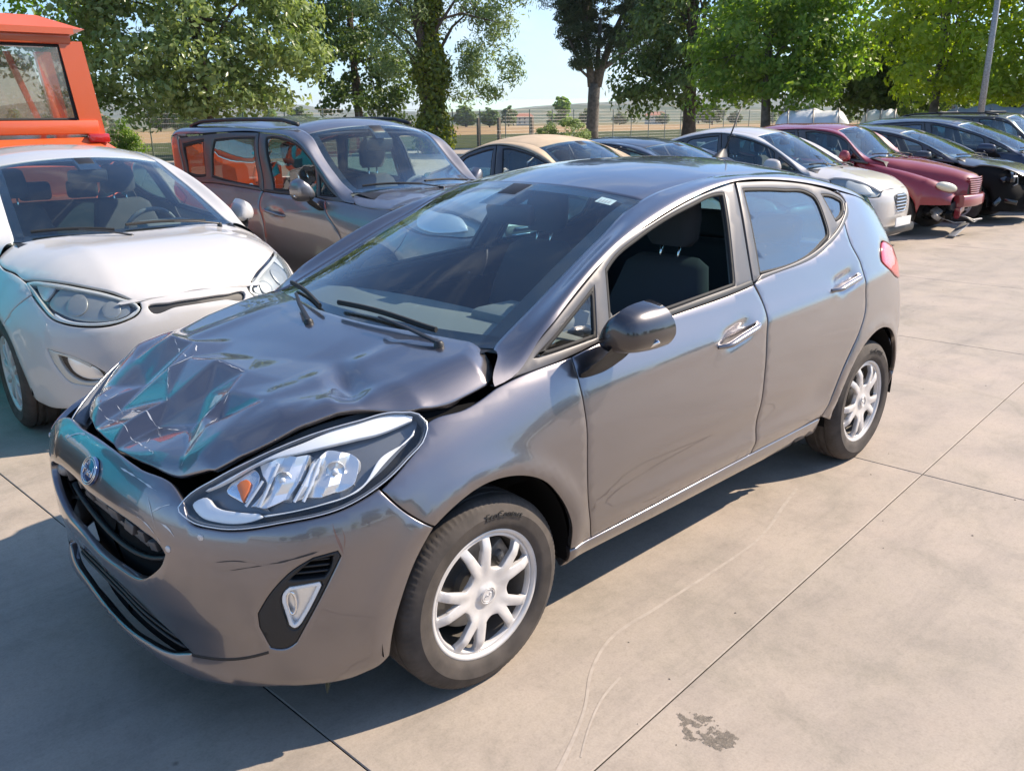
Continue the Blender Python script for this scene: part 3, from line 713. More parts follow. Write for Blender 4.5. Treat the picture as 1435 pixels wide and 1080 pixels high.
    # --- bonnet
    if hood_outline is None:
        half = [(-.10,.15),(-.135,.36),(-.170,.55),(-.195,.664,'*'),(-.150,.711),(-.097,.747,'*'),(.125,.722),(.284,.648),(.414,.603),(.561,.523),(.62,.468,'*'),(.665,.38),(.70,.22)]
        hood_outline = [(-.095,0)]+half+[(.712,0)]+[(p[0],-p[1])+tuple(p[2:]) for p in half[::-1]]
    if 'bonnet' not in skip: panel('bonnet', hood_outline, lambda x, y: np.stack([x, y, hoodG(x, y)], -1), mp, root, res=hoodres, depth=.018, rad=.004, gap=.003, ctr=(0, 0, .2))
    # --- front bumper
    hl = []
    if 'grille' in holes: hl.append(symloop(H_GRILLE, (0,.628), (0,.437)))
    if 'low' in holes: hl.append(symloop(H_LOW[1:-1], H_LOW[0], H_LOW[-1]))
    if 'fog' in holes: hl += [H_FOG, [(-p[0],)+tuple(p[1:]) for p in H_FOG]]
    if lamps and lamps.get('holes'): hl += lamps['holes']
    bl = GE['bump']
    if 'front_bumper' not in skip: panel('front_bumper', [(0,.757),(.231,.748),(.421,.735)]+bl+[(0,.172)]+[(-p[0],)+tuple(p[1:]) for p in bl[::-1]]+[(-.421,.735),(-.231,.748)], SM, mp, root, res=.024*q, depth=.022, rad=.0045, holes=hl, hgap=0, ctr=(0, 0, .4))
    # --- inner shell: keeps daylight out of the gaps, black
    xs = np.linspace(.02, fl.L, 120); zs = np.array([.20, .3, .45, .6, .7, .8, .87])
    S, Z = np.meshgrid(xs, zs, indexing='ij'); P = fl(S, Z, -.055)
    P = fl(S, Z, -.055-.16*(1-sstep(.45, .75, S))*sstep(.5, .8, Z)); P[..., 2] -= .10*(1-sstep(.4, .75, S))*sstep(.5, .8, Z)
    for xc in (0, -wb):
        wgt = 1-sstep(.36, .41, np.hypot(P[..., 0]-xc, P[..., 2]-.30))
        P[..., 1] = P[..., 1]*(1-wgt)+.53*wgt
    P[..., 1] = np.maximum(P[..., 1], 0)
    o = grid('inner_body', P, M_['void'], root); both.append(o)
    fl_ = np.stack([P[:, 0], P[:, 0]*np.array([1, 0, 1])]); o = grid('floor_pan', fl_, M_['void'], root); both.append(o)
    for xc in (0, -wb):                 # wheel housings
        t = np.linspace(R_(-8), R_(188), 28); a = np.stack([xc+.368*np.cos(t), 0*t+.815, .312+.368*np.sin(t)], 1); b = a.copy(); b[:, 1] = .50
        o = grid('wheel_arch_liner', np.stack([a, b], 1), M_['void'], root); both.append(o)
    m = MB(); m.box((.10, 0, .55), (.04, 1.2, .62)); m.build('bulkhead', M_['void'], root)
    # --- inside
    vy = np.linspace(-1, 1, 25)
    yy = vy*.70; d0 = np.stack([-.16-.10*vy**2, yy, .955+0*vy], 1); d1 = np.stack([-.62-.0*vy, yy, .955-.02*vy**2], 1); d2 = np.stack([-.70+0*vy, yy, .90+0*vy], 1); d3 = np.stack([-.66+0*vy, yy, .55+0*vy], 1)
    d05 = np.stack([-.40-.05*vy**2, yy, .972+0*vy], 1)
    o = grid('dashboard', np.stack([d0, d05, d1, d2, d3]), M_['dash'], root)
    m = MB(); m.box((-.60, .37, .965), (.22, .34, .07), None, .03); m.build('instrument_hood', M_['dash'], o, True, 40)
    m = MB(); m.tube([(-.90+.155*math.cos(t)*.42, .37+.18*math.sin(t), .90+.155*math.cos(t)) for t in np.linspace(0, 2*math.pi, 33)], .015, 8, False)
    m.box((-.88, .37, .90), (.05, .16, .11), Matrix.Rotation(R_(-23), 3, 'Y'), .02); m.box((-.87, .37, .89), (.03, .33, .04), Matrix.Rotation(R_(-23), 3, 'Y'), .01)
    m.tube([(-.87, .37, .89), (-.66, .37, .80)], .035, 8); m.build('steering_wheel', M_['dash'], root, True, 40)
    def seat(x, y, w):
        m = MB(); secs = []
        for (dx, z, th, ww) in ((.02, .52, .14, .9), (-.03, .70, .15, 1.0), (-.09, .88, .13, 1.0), (-.15, 1.06, .10, .8), (-.165, 1.09, .05, .6)):
            e = superell(20, th/2, w/2*ww, 3.2); secs.append(np.stack([x+dx+e[:, 0], y+e[:, 1], z+0*e[:, 0]-.18*e[:, 0]], 1))
        m.loft(secs); m.box((x+.28, y, .50), (.52, w, .16), Matrix.Rotation(R_(6), 3, 'Y'), .05); s_ = m.build('seat', M_['cloth'], root, True, 50)
        m = MB(); secs = []
        for (dz, k_) in ((-.01, .75), (.02, .97), (.10, 1), (.165, .9), (.185, .6)):
            e = superell(18, .048*k_, .125*k_, 3); secs.append(np.stack([x-.185-.12*dz+e[:, 0], y+e[:, 1], 1.145+dz+0*e[:, 0]], 1))
        m.loft(secs); m.build('headrest', M_['cloth'], s_, True, 60)
        m = MB()
        pass
        for sy in (-.045, .045):
            m = MB(); m.tube([(x-.16, y+sy, 1.05), (x-.185, y+sy, 1.16)], .006, 8); m.build('headrest_post', M_['chrome'], s_, True)
    for sy in (-.37, .37): seat(-1.30, sy, .50)
    m = MB(); e = []
    for (dx, z, th) in ((.05, .50, .14), (-.03, .75, .15), (-.12, 1.0, .12), (-.14, 1.04, .06)):
        c = superell(24, th/2, .60, 5); e.append(np.stack([-2.22+dx+c[:, 0], c[:, 1], z+0*c[:, 0]], 1))
    m.loft(e); m.box((-1.98, 0, .48), (.5, 1.2, .16), None, .05); s_ = m.build('rear_seat', M_['cloth'], root, True, 50)
    for sy in (-.36, 0, .36):
        m = MB(); m.box((-2.38, sy, 1.12), (.08, .24, .14), None, .03); m.build('headrest', M_['cloth'], s_, True, 50)
    P = WS(-.03); rl = np.stack([np.linspace(-1.06, -2.66, 12)]*15, 1); yv = np.linspace(-.52, .52, 15)
    zz = np.interp(rl, [-2.66, -2.3, -1.6, -1.06], [1.29, 1.37, 1.415, 1.36])+.03*(1-(yv/.52)**2)-.02
    grid('headlining', np.stack([rl, np.broadcast_to(yv, rl.shape), zz], -1), M_['lining'], root)
    m = MB(); m.box((-.90, 0, 1.285), (.05, .25, .085), Matrix.Rotation(R_(12), 3, 'Y'), .02); m.box((-.93, 0, 1.36), (.12, .12, .05), Matrix.Rotation(R_(20), 3, 'Y'), .015); m.tube([(-.90, 0, 1.29), (-.92, 0, 1.36)], .016, 8); m.build('rear_view_mirror', M_['black'], root, True, 40)
    # --- handles
    if handles:
        for (s0, z0, tilt) in ((2.645, .866, .165), (3.535, .941, .13)):
            pts = []
            for k in np.linspace(-1, 1, 13):
                p = fl(np.array([s0+.135*k]), np.array([z0+.135*k*tilt]), .018+.016*(1-k**4)-.022*abs(k)**6)[0]; pts.append(p)
            m = MB(); m.tube(pts, [.010+.006*(1-abs(k)**3) for k in np.linspace(-1, 1, 13)], 12, True, .8)
            o = m.build('door_handle', mp, df if s0 < 3 else dr, True, 60); both_h = o
            c = mirrored(o, None); c.parent = root
    # --- mirror
    m = MB()
    ol = spline([(.828,.974),(.836,1.026),(.862,1.072,'*'),(.902,1.104,'*'),(.950,1.082),(.978,1.040),(.982,.998),(.962,.966),(.90,.948),(.852,.951)], .012, True)
    MXo = .062
    cen = ol.mean(0); secs = []
    for (x, k_) in ((-.672, .955), (-.668, 1.0), (-.63, 1.0), (-.595, .985), (-.56, .93), (-.535, .85), (-.517, .72), (-.506, .50), (-.502, .22)):
        pq = cen+(ol-cen)*k_; pq[:, 0] += (x+.67)*-.22*0
        tiltx = (pq[:, 0]-.83)*-.42
        secs.append(np.stack([np.full(len(pq), x)+MXo+tiltx*sstep(-.49, -.6, np.array(x))*1.0+tiltx*.55*(1-sstep(-.49, -.6, np.array(x))), pq[:, 0], pq[:, 1]], 1))
    m.loft(secs); mo = m.build('door_mirror', capm or mp, root, True, 50); both.append(mo)
    m = MB(); secs = []
    for (x0, x1, y, z) in ((-.395,-.54,.836,.900), (-.40,-.54,.862,.918), (-.43,-.56,.882,.940), (-.46,-.60,.895,.972)):
        e = superell(16, (x0-x1)/2, .024, 2.6); secs.append(np.stack([(x0+x1)/2+e[:, 0], y+e[:, 1]*.5, z+e[:, 1]], 1))
    m.loft(secs); mf = m.build('mirror_foot', M_['black'], root, True, 50); both.append(mf)
    band = np.where(ol[:, 1:2] < 1.0, 1.0, 0)
    m = MB(); lowp = [p for p in spline([(.845,.985),(.90,.980),(.952,.990),(.979,1.008)], .01)]
    m.tube([(-.60+MXo-(p[0]-.83)*.42+.018, p[0]+.006, p[1]-.014) for p in lowp], .008, 8, True, .8); o = m.build('mirror_indicator', M_['chrome'], root, True); both.append(o)
    secs = []; m = MB(); pq = cen+(ol-cen)*.93
    m.add(np.stack([-.674+MXo+(pq[:, 0]-.83)*-.42, pq[:, 0], pq[:, 1]], 1), [tuple(range(len(pq)))]); o = m.build('mirror_glass', M_['chrome'], root); both.append(o)
    # --- wheels
    st, wr, ww, rim = wheel
    for x in (0, -wb):
        for sd in (1, -1):
            add_wheel(root, x, sd*wheel_y, wr, ww, rim, st, sd > 0, steer if x == 0 else 0, spin=.35*x+.2*sd)
    for o in both:
        c = mirrored(o)
        if damaged and o.name.startswith(('door_mirror', 'mirror_')): bpy.data.objects.remove(c)      # knocked off on the far side
    return dict(SM=SM, LM=LM, pushed=pushed, fl=fl, on_ws=on_ws)
# ---------------------------------------------------------------- the damaged grey hatchback
def hero_flank_extra(x, z, s):
    d = hero_extra(x, z, s)
    for (u, v) in ((2.645, .868), (3.535, .943)):         # hollows behind the handles
        a = (s-u)*.99+(z-v)*.16; b = (z-v)-(s-u)*.15
        d = d-.012*np.exp(-((a/.100)**4+(b/.036)**4))
    return d
TIN = [(.36,-.68,.062),(.365,-.36,.056),(.405,-.14,.036),(.385,.02,.052),(.36,.16,.032),(.32,.32,.022),
 (.24,-.6,.004),(.22,-.2,.003),(.2,.2,.004),(.30,-.36,.010),(.335,-.25,.042),(.31,-.13,.010),(.27,.04,.010),
 (.47,-.44,.010),(.50,-.28,-.030),(.465,-.16,.034),(.535,-.02,-.002),(.45,.09,-.008),(.52,.16,-.040),
 (.60,-.46,-.014),(.61,-.22,-.028),(.59,.02,-.040),(.565,.21,-.022),
 (.45,.235,.034),(.50,.275,-.010),(.555,.305,.020),(.655,.345,.002),(.535,.240,.014),(.61,.30,-.006),
 (.65,-.3,.010),(.655,-.05,.012),(.665,.2,.004),(.70,-.4,0),(.72,-.2,0),(.73,0,0),(.72,.2,0),(.68,.38,0),(.63,.48,.012),(.60,-.56,0),
 (.42,.42,.036),(.45,.55,.056),(.56,.44,.030),(.57,.54,.036),(.33,.60,.052),(.34,.68,.054),(.26,.64,.034),(.3,.52,.022),(.18,.68,.012),(.42,.62,.058),
 (.138,.31,-.003),(.17,.39,-.022),(.205,.47,-.034),(.235,.55,-.024),(.235,.39,.012),(.27,.47,.014),(.155,.47,.005),(.185,.57,.004),(.12,.40,.004)]
def tin_table():
    T = list(TIN)
    for x in np.linspace(-.3, .08, 6):
        for y in np.linspace(-.8, .8, 9): T.append((x, y, .003*max(0, 1-abs(x-.08)/.12)*(1-(y/.8)**2)))
    for y in np.linspace(-.8, .8, 9): T.append((.80, y, 0))
    for x in (.15, .3, .45, .6): T += [(x, -.80, .05*math.exp(-((x-.36)/.1)**2)), (x, .80, .02)]
    T += [(.15, y, .002) for y in (-.6, -.3, 0, .15)]
    T = np.array(T)
    r = delaunay_2d_cdt([Vector((a, b)) for a, b in T[:, :2]], [], [], 0, 1e-6)
    V = np.array([tuple(v) for v in r[0]]); Z = np.array([T[src[0], 2] for src in r[3]])
    nx, ny = 276, 401; gx = np.linspace(-.3, .8, nx); gy = np.linspace(-.8, .8, ny); G = np.zeros((nx, ny))
    X, Y = np.meshgrid(gx, gy, indexing='ij')
    for f in r[2]:
        a, b, c = V[list(f[:3])]; za, zb, zc = Z[list(f[:3])]
        i0, i1 = np.searchsorted(gx, [min(a[0], b[0], c[0])-.005, max(a[0], b[0], c[0])+.005]); j0, j1 = np.searchsorted(gy, [min(a[1], b[1], c[1])-.005, max(a[1], b[1], c[1])+.005])
        x, y = X[i0:i1, j0:j1], Y[i0:i1, j0:j1]
        d = (b[1]-c[1])*(a[0]-c[0])+(c[0]-b[0])*(a[1]-c[1])
        if abs(d) < 1e-12: continue
        u = ((b[1]-c[1])*(x-c[0])+(c[0]-b[0])*(y-c[1]))/d; v = ((c[1]-a[1])*(x-c[0])+(a[0]-c[0])*(y-c[1]))/d; w = 1-u-v
        k = (u > -1e-3) & (v > -1e-3) & (w > -1e-3)
        G[i0:i1, j0:j1][k] = (u*za+v*zb+w*zc)[k]
    ker = np.array([1, 2, 3, 2, 1.]); ker /= ker.sum()
    def blur(A):
        for ax in (0, 1):
            pa = np.pad(A, [(2, 2) if q == ax else (0, 0) for q in (0, 1)], mode='edge')
            A = sum(ker[i]*np.take(pa, np.arange(i, i+A.shape[ax]), axis=ax) for i in range(5))
        return A
    B = blur(G); soft = B
    for _ in range(14): soft = blur(soft)
    w = sstep(.24, .34, X)
    return B*w+soft*(1-w)
TINZ = tin_table()
def hood_crushed(x, y):
    fi = np.clip((np.asarray(x)+.3)/1.1*275, 0, 274.999); fj = np.clip((np.asarray(y)+.8)/1.6*400, 0, 399.999)
    i = fi.astype(int); j = fj.astype(int); a = fi-i; b = fj-j
    d = TINZ[i, j]*(1-a)*(1-b)+TINZ[i+1, j]*a*(1-b)+TINZ[i, j+1]*(1-a)*b+TINZ[i+1, j+1]*a*b
    return hood_plain(x, y)+d

FLH = Flank(HERO_PLAN, HERO_ST, hero_flank_extra)
hero = thing('crashed_hatchback', 'dark grey metallic hatchback with a crumpled bonnet and open driver window', 'car')
HB = hatch(hero, M_['grey'], FLH, hood_crushed, hoodres=.011, left_open=True, damaged=True, capm=M_['mirrorcap'], steer=R_(-1))
def sub(name, outline, push, mat, parent, **k):
    kw = dict(res=.02, depth=.012, rad=.002, gap=0); kw.update(k)
    return panel(name, outline, lambda s, z: HB['SM'](s, z, push), mat, parent, ctr=(0, 0, .5), **kw)
def neg(o): return [(-p[0],)+tuple(p[1:]) for p in o]
def fiesta_lamps(root):
    base = spline(H_LAMP, .02, True)
    hou = sub('headlight', base, -.050, M_['lampgrey'], root, depth=0, rad=0, res=.03)
    k = hou
    rimo = base if area2(base) > 0 else base[::-1]
    sub('lamp_bezel', rimo, -.004, M_['lampgrey'], k, holes=[shrink(rimo, .004)], hgap=0, depth=.05, res=.03)
    for ol_, ph in (([(.675,.79,'*'),(.749,.812),(.850,.815,'*'),(.83,.785),(.78,.725,'*'),(.722,.712),(.674,.710,'*'),(.713,.762)], 0), ([(.862,.800,'*'),(.888,.816),(.965,.818),(.998,.802),(.981,.763),(.941,.738),(.867,.728),(.808,.722,'*')], .4)):
        fc = lambda s_, z_, ph=ph: HB['SM'](s_, z_, -.034+.016*np.abs(((np.asarray(s_)-np.asarray(z_)*.8)*26+ph) % 2-1)+.010*np.abs((np.asarray(z_)*34+ph) % 2-1))
        o = panel('reflector', ol_, fc, M_['reflector'], k, res=.006, depth=.02, rad=.001, gap=0, ctr=(0, 0, .5)); o.data.set_sharp_from_angle(angle=R_(18))
    for (a, b, r) in ((.765, .768, .022), (.925, .782, .026)):
        c = HB['SM'](np.array([a]), np.array([b]), -.03)[0]; n = HB['SM'](np.array([a]), np.array([b]), .0)[0]-c; n /= np.linalg.norm(n)
        m = MB(); q = Vector(n).to_track_quat('Z', 'Y').to_matrix()
        prof = [(r, .006), (r*.96, .012), (r*.72, -.006), (r*.45, -.014), (.006, -.016)]
        V = []
        for (ra, h) in prof:
            for j in range(28): V.append(c+np.array(q@Vector((ra*math.cos(j*2*math.pi/28), ra*math.sin(j*2*math.pi/28), h))))
        m.add(V, [(i*28+j, i*28+(j+1) % 28, (i+1)*28+(j+1) % 28, (i+1)*28+j) for i in range(4) for j in range(28)])
        m.build('reflector_bowl', M_['reflector'], k, True, 40)
        m = MB(); m.tube([c+n*-.004, c+n*.022], .008, 10); m.build('bulb', M_['drl'], k, True)
    for (s0, z0, s1, z1) in ((.80,.722,.862,.80),(.826,.722,.885,.81),(.70,.712,.745,.80),(.66,.712,.70,.765)):
        m = MB(); pts = [HB['SM'](np.array([s0+(s1-s0)*t]), np.array([z0+(z1-z0)*t]), -.018)[0] for t in np.linspace(0, 1, 6)]
        m.tube(pts, .006, 6, True, .6); m.build('lamp_rib', M_['drl'], k, True, 50)
    sub('indicator', [(.579,.734),(.606,.767),(.661,.781),(.683,.766),(.667,.732),(.652,.714),(.616,.720)], -.034, M_['chrome'], k)
    sub('indicator_bulb', [(.615,.752),(.640,.765),(.660,.757),(.652,.730),(.648,.718),(.632,.735)], -.022, M_['amber'], k)
    sub('light_guide', [(.490,.702),(.531,.722),(.564,.706),(.632,.699),(.698,.698,'*'),(.715,.690,'*'),(.699,.684),(.583,.671),(.520,.681)], -.016, M_['drl'], k)
    sub('light_guide', [(.715,.694,'*'),(.79,.702),(.89,.717),(.954,.729),(.997,.746),(1.058,.794),(1.171,.830),(1.196,.846,'*'),(1.187,.834,'*'),(1.067,.782),(1.02,.754),(.985,.735),(.94,.722),(.877,.712),(.78,.698),(.72,.690,'*')], -.016, M_['drl'], k)
    sub('upper_reflector', [(.52,.735,'*'),(.601,.774),(.72,.818),(.831,.843),(.935,.864),(1.053,.878),(1.173,.882),(1.207,.874,'*'),(1.20,.866,'*'),(1.084,.848),(1.009,.843),(.831,.825),(.667,.797),(.56,.75)], -.014, M_['drl'], k)
    pts = HB['SM'](rimo[:, 0], rimo[:, 1], .001); m = MB(); m.tube(np.concatenate([pts, pts[:2]]), .0016, 6, False); m.build('lamp_trim', M_['reflector'], k, True)
    sub('lamp_lens', shrink(rimo, -.002), .003, M_['lens'], k, depth=0, rad=0, gap=0, res=.03)
    # right-hand lamp: same pieces mirrored
    e2 = mirrored(hou)
    for ch in list(hou.children):
        c = ch.copy(); COL.objects.link(c); c.parent = e2
    return hou
fiesta_lamps(hero)
def fog(root, sgn=1):
    f = (lambda o: o) if sgn > 0 else neg
    O = spline(f(H_FOG), .012, True); O = O if area2(O) > 0 else O[::-1]
    b = sub('fog_lamp_bezel', O, -.002, M_['black'], root, depth=.04, rad=.004, holes=[f([(.752,.470,'*'),(.757,.497),(.776,.517,'*'),(.858,.525,'*'),(.863,.514,'*'),(.833,.458),(.8,.405,'*'),(.779,.389),(.764,.402,'*')]), f([(.778,.535,'*'),(.838,.583,'*'),(.895,.591,'*'),(.882,.552),(.868,.536,'*')])])
    sub('bezel_back', O, -.045, M_['void'], b, depth=0, rad=0)
    for k in range(3):
        z = .545+.016*k; m = MB(); m.tube([HB['SM'](np.array([sgn*s]), np.array([z+.004*math.sin(s*9)]), -.014)[0] for s in np.linspace(.782+.02*k, .885, 8)], .0045, 6, True, .8); m.build('vent_slat', M_['black'], b, True)
    lens = [(.755,.471,'*'),(.760,.497),(.778,.514,'*'),(.855,.522,'*'),(.859,.512,'*'),(.831,.459),(.799,.407,'*'),(.780,.393),(.767,.404,'*')]
    L = spline(f(lens), .01, True); L = L if area2(L) > 0 else L[::-1]
    l = sub('fog_lamp', L, -.022, M_['reflector'], b, depth=.0, rad=0)
    sub('light_guide', L, -.006, M_['drl'], l, holes=[shrink(L, .010)], hgap=0, depth=.015)
    m = MB(); c = HB['SM'](np.array([sgn*.795]), np.array([.470]), -.014)[0]
    pts = [HB['SM'](np.array([sgn*(.778+.012*math.sin(t))]), np.array([.465+.032*math.cos(t)]), -.012)[0] for t in np.linspace(0, 2*math.pi, 25)]
    m.tube(pts, .004, 6, False); m.build('fog_lamp_ring', M_['chrome'], l, True)
    sub('fog_lens', L, .000, M_['lens'], l, depth=.0, rad=0)
for sg in (1, -1): fog(hero, sg)
# grille: dark cavity, broken mesh bars, brackets
G_ = symloop(H_GRILLE, (0,.628), (0,.437))
gr = sub('grille', G_, -.075, M_['void'], hero, depth=0, rad=0, res=.05)
m = MB(); m.tube([HB['SM'](np.array([s]), np.array([.470+.10*(abs(s)/.45)**3]), -.055)[0] for s in np.linspace(-.36, .36, 24)], .010, 6, True, .7); m.build('grille_bar', M_['black'], gr, True)
for (s0, w, z0, h, dp, rz) in ((-.33,.035,.575,.05,-.04,.1),(-.24,.055,.578,.045,-.05,-.1),(-.13,.03,.570,.05,-.045,.3),(-.02,.10,.585,.03,-.05,0),(.09,.06,.578,.035,-.045,.15),(.20,.05,.572,.03,-.04,-.2),(.27,.03,.567,.034,-.04,.1),(.335,.035,.56,.03,-.035,.2),(.02,.5,.535,.016,-.07,.02)):
    p = HB['SM'](np.array([s0]), np.array([z0]), dp)[0]; m = MB(); m.box((0, 0, 0), (.02, w, h), None, .003); m.build('broken_bracket', M_['frame'], gr, True, 30, tuple(p), (rz*.6, rz, s0*.6))
p = HB['SM'](np.array([-.395]), np.array([.565]), -.03)[0]
m = MB(); m.lathe([(.001, .012), (.012, .012), (.022, .004), (.026, -.006), (.026, -.02)], 20, 'x', tuple(p)); m.build('horn', M_['galv'], gr, True, 40)
G_ = symloop(H_LOW[1:-1], H_LOW[0], H_LOW[-1])
lg = sub('lower_grille', G_, -.060, M_['void'], hero, depth=0, rad=0, res=.05)
for z in (.255,.275,.295,.315):
    e = .40 if z < .3 else .34
    m = MB(); m.tube([HB['SM'](np.array([s]), np.array([z]), -.030)[0] for s in np.linspace(-e, e, 30)], .0065, 6, True, .8); m.build('grille_slat', M_['black'], lg, True)
for sg in (1, -1):
    f = (lambda o: o) if sg > 0 else neg
    sub('bumper_gap_shade', f([(.455,.262,'*'),(.628,.291),(.705,.318,'*'),(.705,.327,'*'),(.628,.300),(.455,.272,'*')]), .0012, M_['black'], hero, depth=.01, rad=.001)  # flat black strip laid on the bumper for the shade in a gap
for (s0, z0) in ((.544,.637),(-.544,.637),(.436,.588),(0,.372)):
    p = HB['SM'](np.array([s0]), np.array([z0]), 0)[0]; q = HB['SM'](np.array([s0]), np.array([z0]), .1)[0]-p
    m = MB(); m.lathe([(.0005, .003), (.006, .003), (.009, .001), (.010, -.004)], 16, 'z'); o = m.build('bumper_stud', M_['silver'] if z0 > .4 else M_['black'], hero, True, 40, tuple(p)); o.rotation_euler = Vector(q).to_track_quat('Z', 'Y').to_euler()
# emblem on the nose
p = HB['SM'](np.array([0.0]), np.array([.690]), .003)[0]; nrm = np.array([.90, 0, .43])
m = MB(); m.lathe([(.0005, .004), (.036, .004), (.040, .002), (.042, -.004)], 40, 'z'); V0 = m.V[0]; V0[:, 0] *= 1.27; V0[:, 1] *= .98
em = m.build('oval_emblem', pbr('deep_blue_enamel', (.02,.045,.14), .2, coat=.8), hero, True, 40, tuple(p)); em.rotation_euler = Vector(nrm).to_track_quat('Z', 'Y').to_euler()
m = MB()
for k in (1, .84): m.tube([(.0515*k*math.cos(t), .0395*k*math.sin(t), .0045) for t in np.linspace(0, 2*math.pi, 41)], .0016, 6, False)
W0 = [[(-.012,-.026),(.012,-.026)],[(.012,-.026),(.012,-.012)],[(.001,-.026),(.001,-.015)],
      [(-.004,-.008),(.002,-.004),(-.002,.0),(-.010,-.002),(-.010,-.008),(-.004,-.008)],[(-.011,.005),(.001,.005)],[(-.001,.005),(.002,.010)],[(-.008,.022),(-.010,.015),(-.003,.013),(.001,.018),(-.006,.022)],[(-.011,.024),(.012,.024)]]
for st_ in W0: m.tube([(b*1.25, a*1.3, .005) for a, b in st_], .0015, 6)
m.build('emblem_script', M_['chrome'], em, True)
# aerial
m = MB(); secs = []
for (z, a, b) in ((1.452,.060,.026),(1.462,.052,.022),(1.478,.034,.013),(1.492,.016,.009)):
    e = superell(18, a, b, 2.2); secs.append(np.stack([-2.38-(z-1.452)*.9+e[:, 0], e[:, 1], z+0*e[:, 0]], 1))
m.loft(secs); ae = m.build('aerial', M_['black'], hero, True, 50)
m = MB(); m.tube([(-2.425, 0, 1.485), (-2.56, 0, 1.70)], [.0045, .003], 8); m.build('aerial_mast', M_['black'], ae, True)
# screen sticker

def tyre_text(txt, size, r, a0, mat, parent, hw):
    cu = bpy.data.curves.new('lettering', 'FONT'); cu.body = txt; cu.size = size; cu.align_x = 'CENTER'; cu.extrude = .0008
    o = bpy.data.objects.new('lettering', cu); COL.objects.link(o); dg = bpy.context.evaluated_depsgraph_get(); me = bpy.data.meshes.new_from_object(o.evaluated_get(dg)); bpy.data.objects.remove(o)
    n = len(me.vertices); v = np.empty(n*3); me.vertices.foreach_get('co', v); v = v.reshape(-1, 3)
    a = a0+v[:, 0]/r; rad = r+v[:, 1]; w = np.stack([rad*np.cos(a), hw+.0052+v[:, 2], rad*np.sin(a)], 1)
    w[:, 0] *= -1 if False else 1
    me.vertices.foreach_set('co', w.ravel()); me.materials.clear(); me.materials.append(mat); me.update(); return obj('tyre_lettering', me, parent)
for wv_ in [c for c in hero.children if c.name.startswith('wheel') and c.location.y > 0]:
    t_ = tyre_text('EcoContact', .030, .248, R_(104), M_['rubber'], wv_, .095)
    t_.data.transform(Matrix.Identity(4))

# small white sticker in the corner of the screen
c4 = [HB['on_ws'](a, b) for a, b in ((.74,.965),(.86,.955),(.86,.905),(.74,.915))]
m = MB(); m.add([tuple(p-np.array([.004,0,.016])) for p in c4], [(0,1,2,3)]); st_ = m.build('screen_sticker', M_['sticker'], hero)
m = MB()
for i in range(4):
    a, b = .76+.022*i, .93; q = [HB['on_ws'](a+da, b+db)-np.array([.0035,0,.0145]) for da, db in ((0,-.012),(.012,-.012),(.012,.012),(0,.012))]; m.add([tuple(x_) for x_ in q], [(0,1,2,3)])
m.build('sticker_print', pbr('faded_print', (.30,.36,.40), .6), st_)

# ---- crash marks: cracked paint along the folds, scrapes on the bumper, a loose clip below it
M_['bare'] = pbr('chipped_paint_edge', (.62,.62,.62), .5, .3)
M_['scrape'] = pbr('dark_scrape', (.035,.032,.033), .6)
M_['rubbed'] = pbr('brown_rub_mark', (.16,.10,.085), .6)
def crack(pts, w, seed, gaps=.35, jit=.004):
    P = spline(pts, .004); n = len(P); i = np.arange(n)
    P = P+np.stack([(vnoise(i*.35, np.zeros(n), seed)-.5)*jit, (vnoise(i*.35, np.ones(n)*7, seed)-.5)*jit], 1)
    t = np.gradient(P, axis=0); t /= np.linalg.norm(t, axis=1)[:, None]; nn = np.stack([-t[:, 1], t[:, 0]], 1)
    ww = w*np.clip((vnoise(i*.22, np.ones(n)*3, seed+1)-gaps)*1.8, 0, 1)[:, None]
    a, b = P-nn*ww/2, P+nn*ww/2; G = np.stack([np.c_[q, hood_crushed(q[:, 0], q[:, 1])+.0009] for q in (a, b)], 1)
    grid('paint_crack', G, M_['bare'], bonnet_, False)
bonnet_ = [c for c in hero.children if c.name.startswith('bonnet')][0]
for pts, w, sd in (([(.362,-.62),(.365,-.36),(.405,-.14),(.385,.02)], .004, 1), ([(.385,.02),(.36,.16)], .002, 2), ([(.335,-.25),(.405,-.14),(.465,-.16)], .004, 3), ([(.61,-.40),(.61,-.22),(.59,.02),(.565,.20)], .0045, 4),
                   ([(.45,.235),(.50,.262),(.555,.305),(.655,.345)], .005, 5), ([(.452,.235),(.53,.240),(.61,.29)], .004, 6), ([(.47,.18),(.52,.225),(.60,.26)], .003, 7), ([(.54,.28),(.50,.33),(.44,.38)], .0025, 8), ([(.465,-.16),(.535,-.02)], .003, 9), ([(.655,-.30),(.66,-.05),(.672,.20)], .003, 10), ([(.62,.06),(.655,.10)], .003, 11), ([(.56,-.33),(.60,-.30),(.655,-.31)], .003, 12)):
    crack(pts, w, sd)
def scrape(pts, w, mat, seed=1):
    P = spline(pts, .006); n = len(P); i = np.arange(n); t = np.gradient(P, axis=0); t /= np.linalg.norm(t, axis=1)[:, None]; nn = np.stack([-t[:, 1], t[:, 0]], 1)
    ww = w*np.clip(vnoise(i*.25, np.ones(n)*5, seed)*1.5-.15, .05, 1)[:, None]*np.minimum(1, np.minimum(i, n-1-i)/4)[:, None]
    G = np.stack([HB['SM'](q[:, 0], q[:, 1], .0008) for q in (P-nn*ww/2, P+nn*ww/2)], 1); grid('scrape_mark', G, mat, bump_, False)
bump_ = [c for c in hero.children if c.name.startswith('front_bumper')][0]

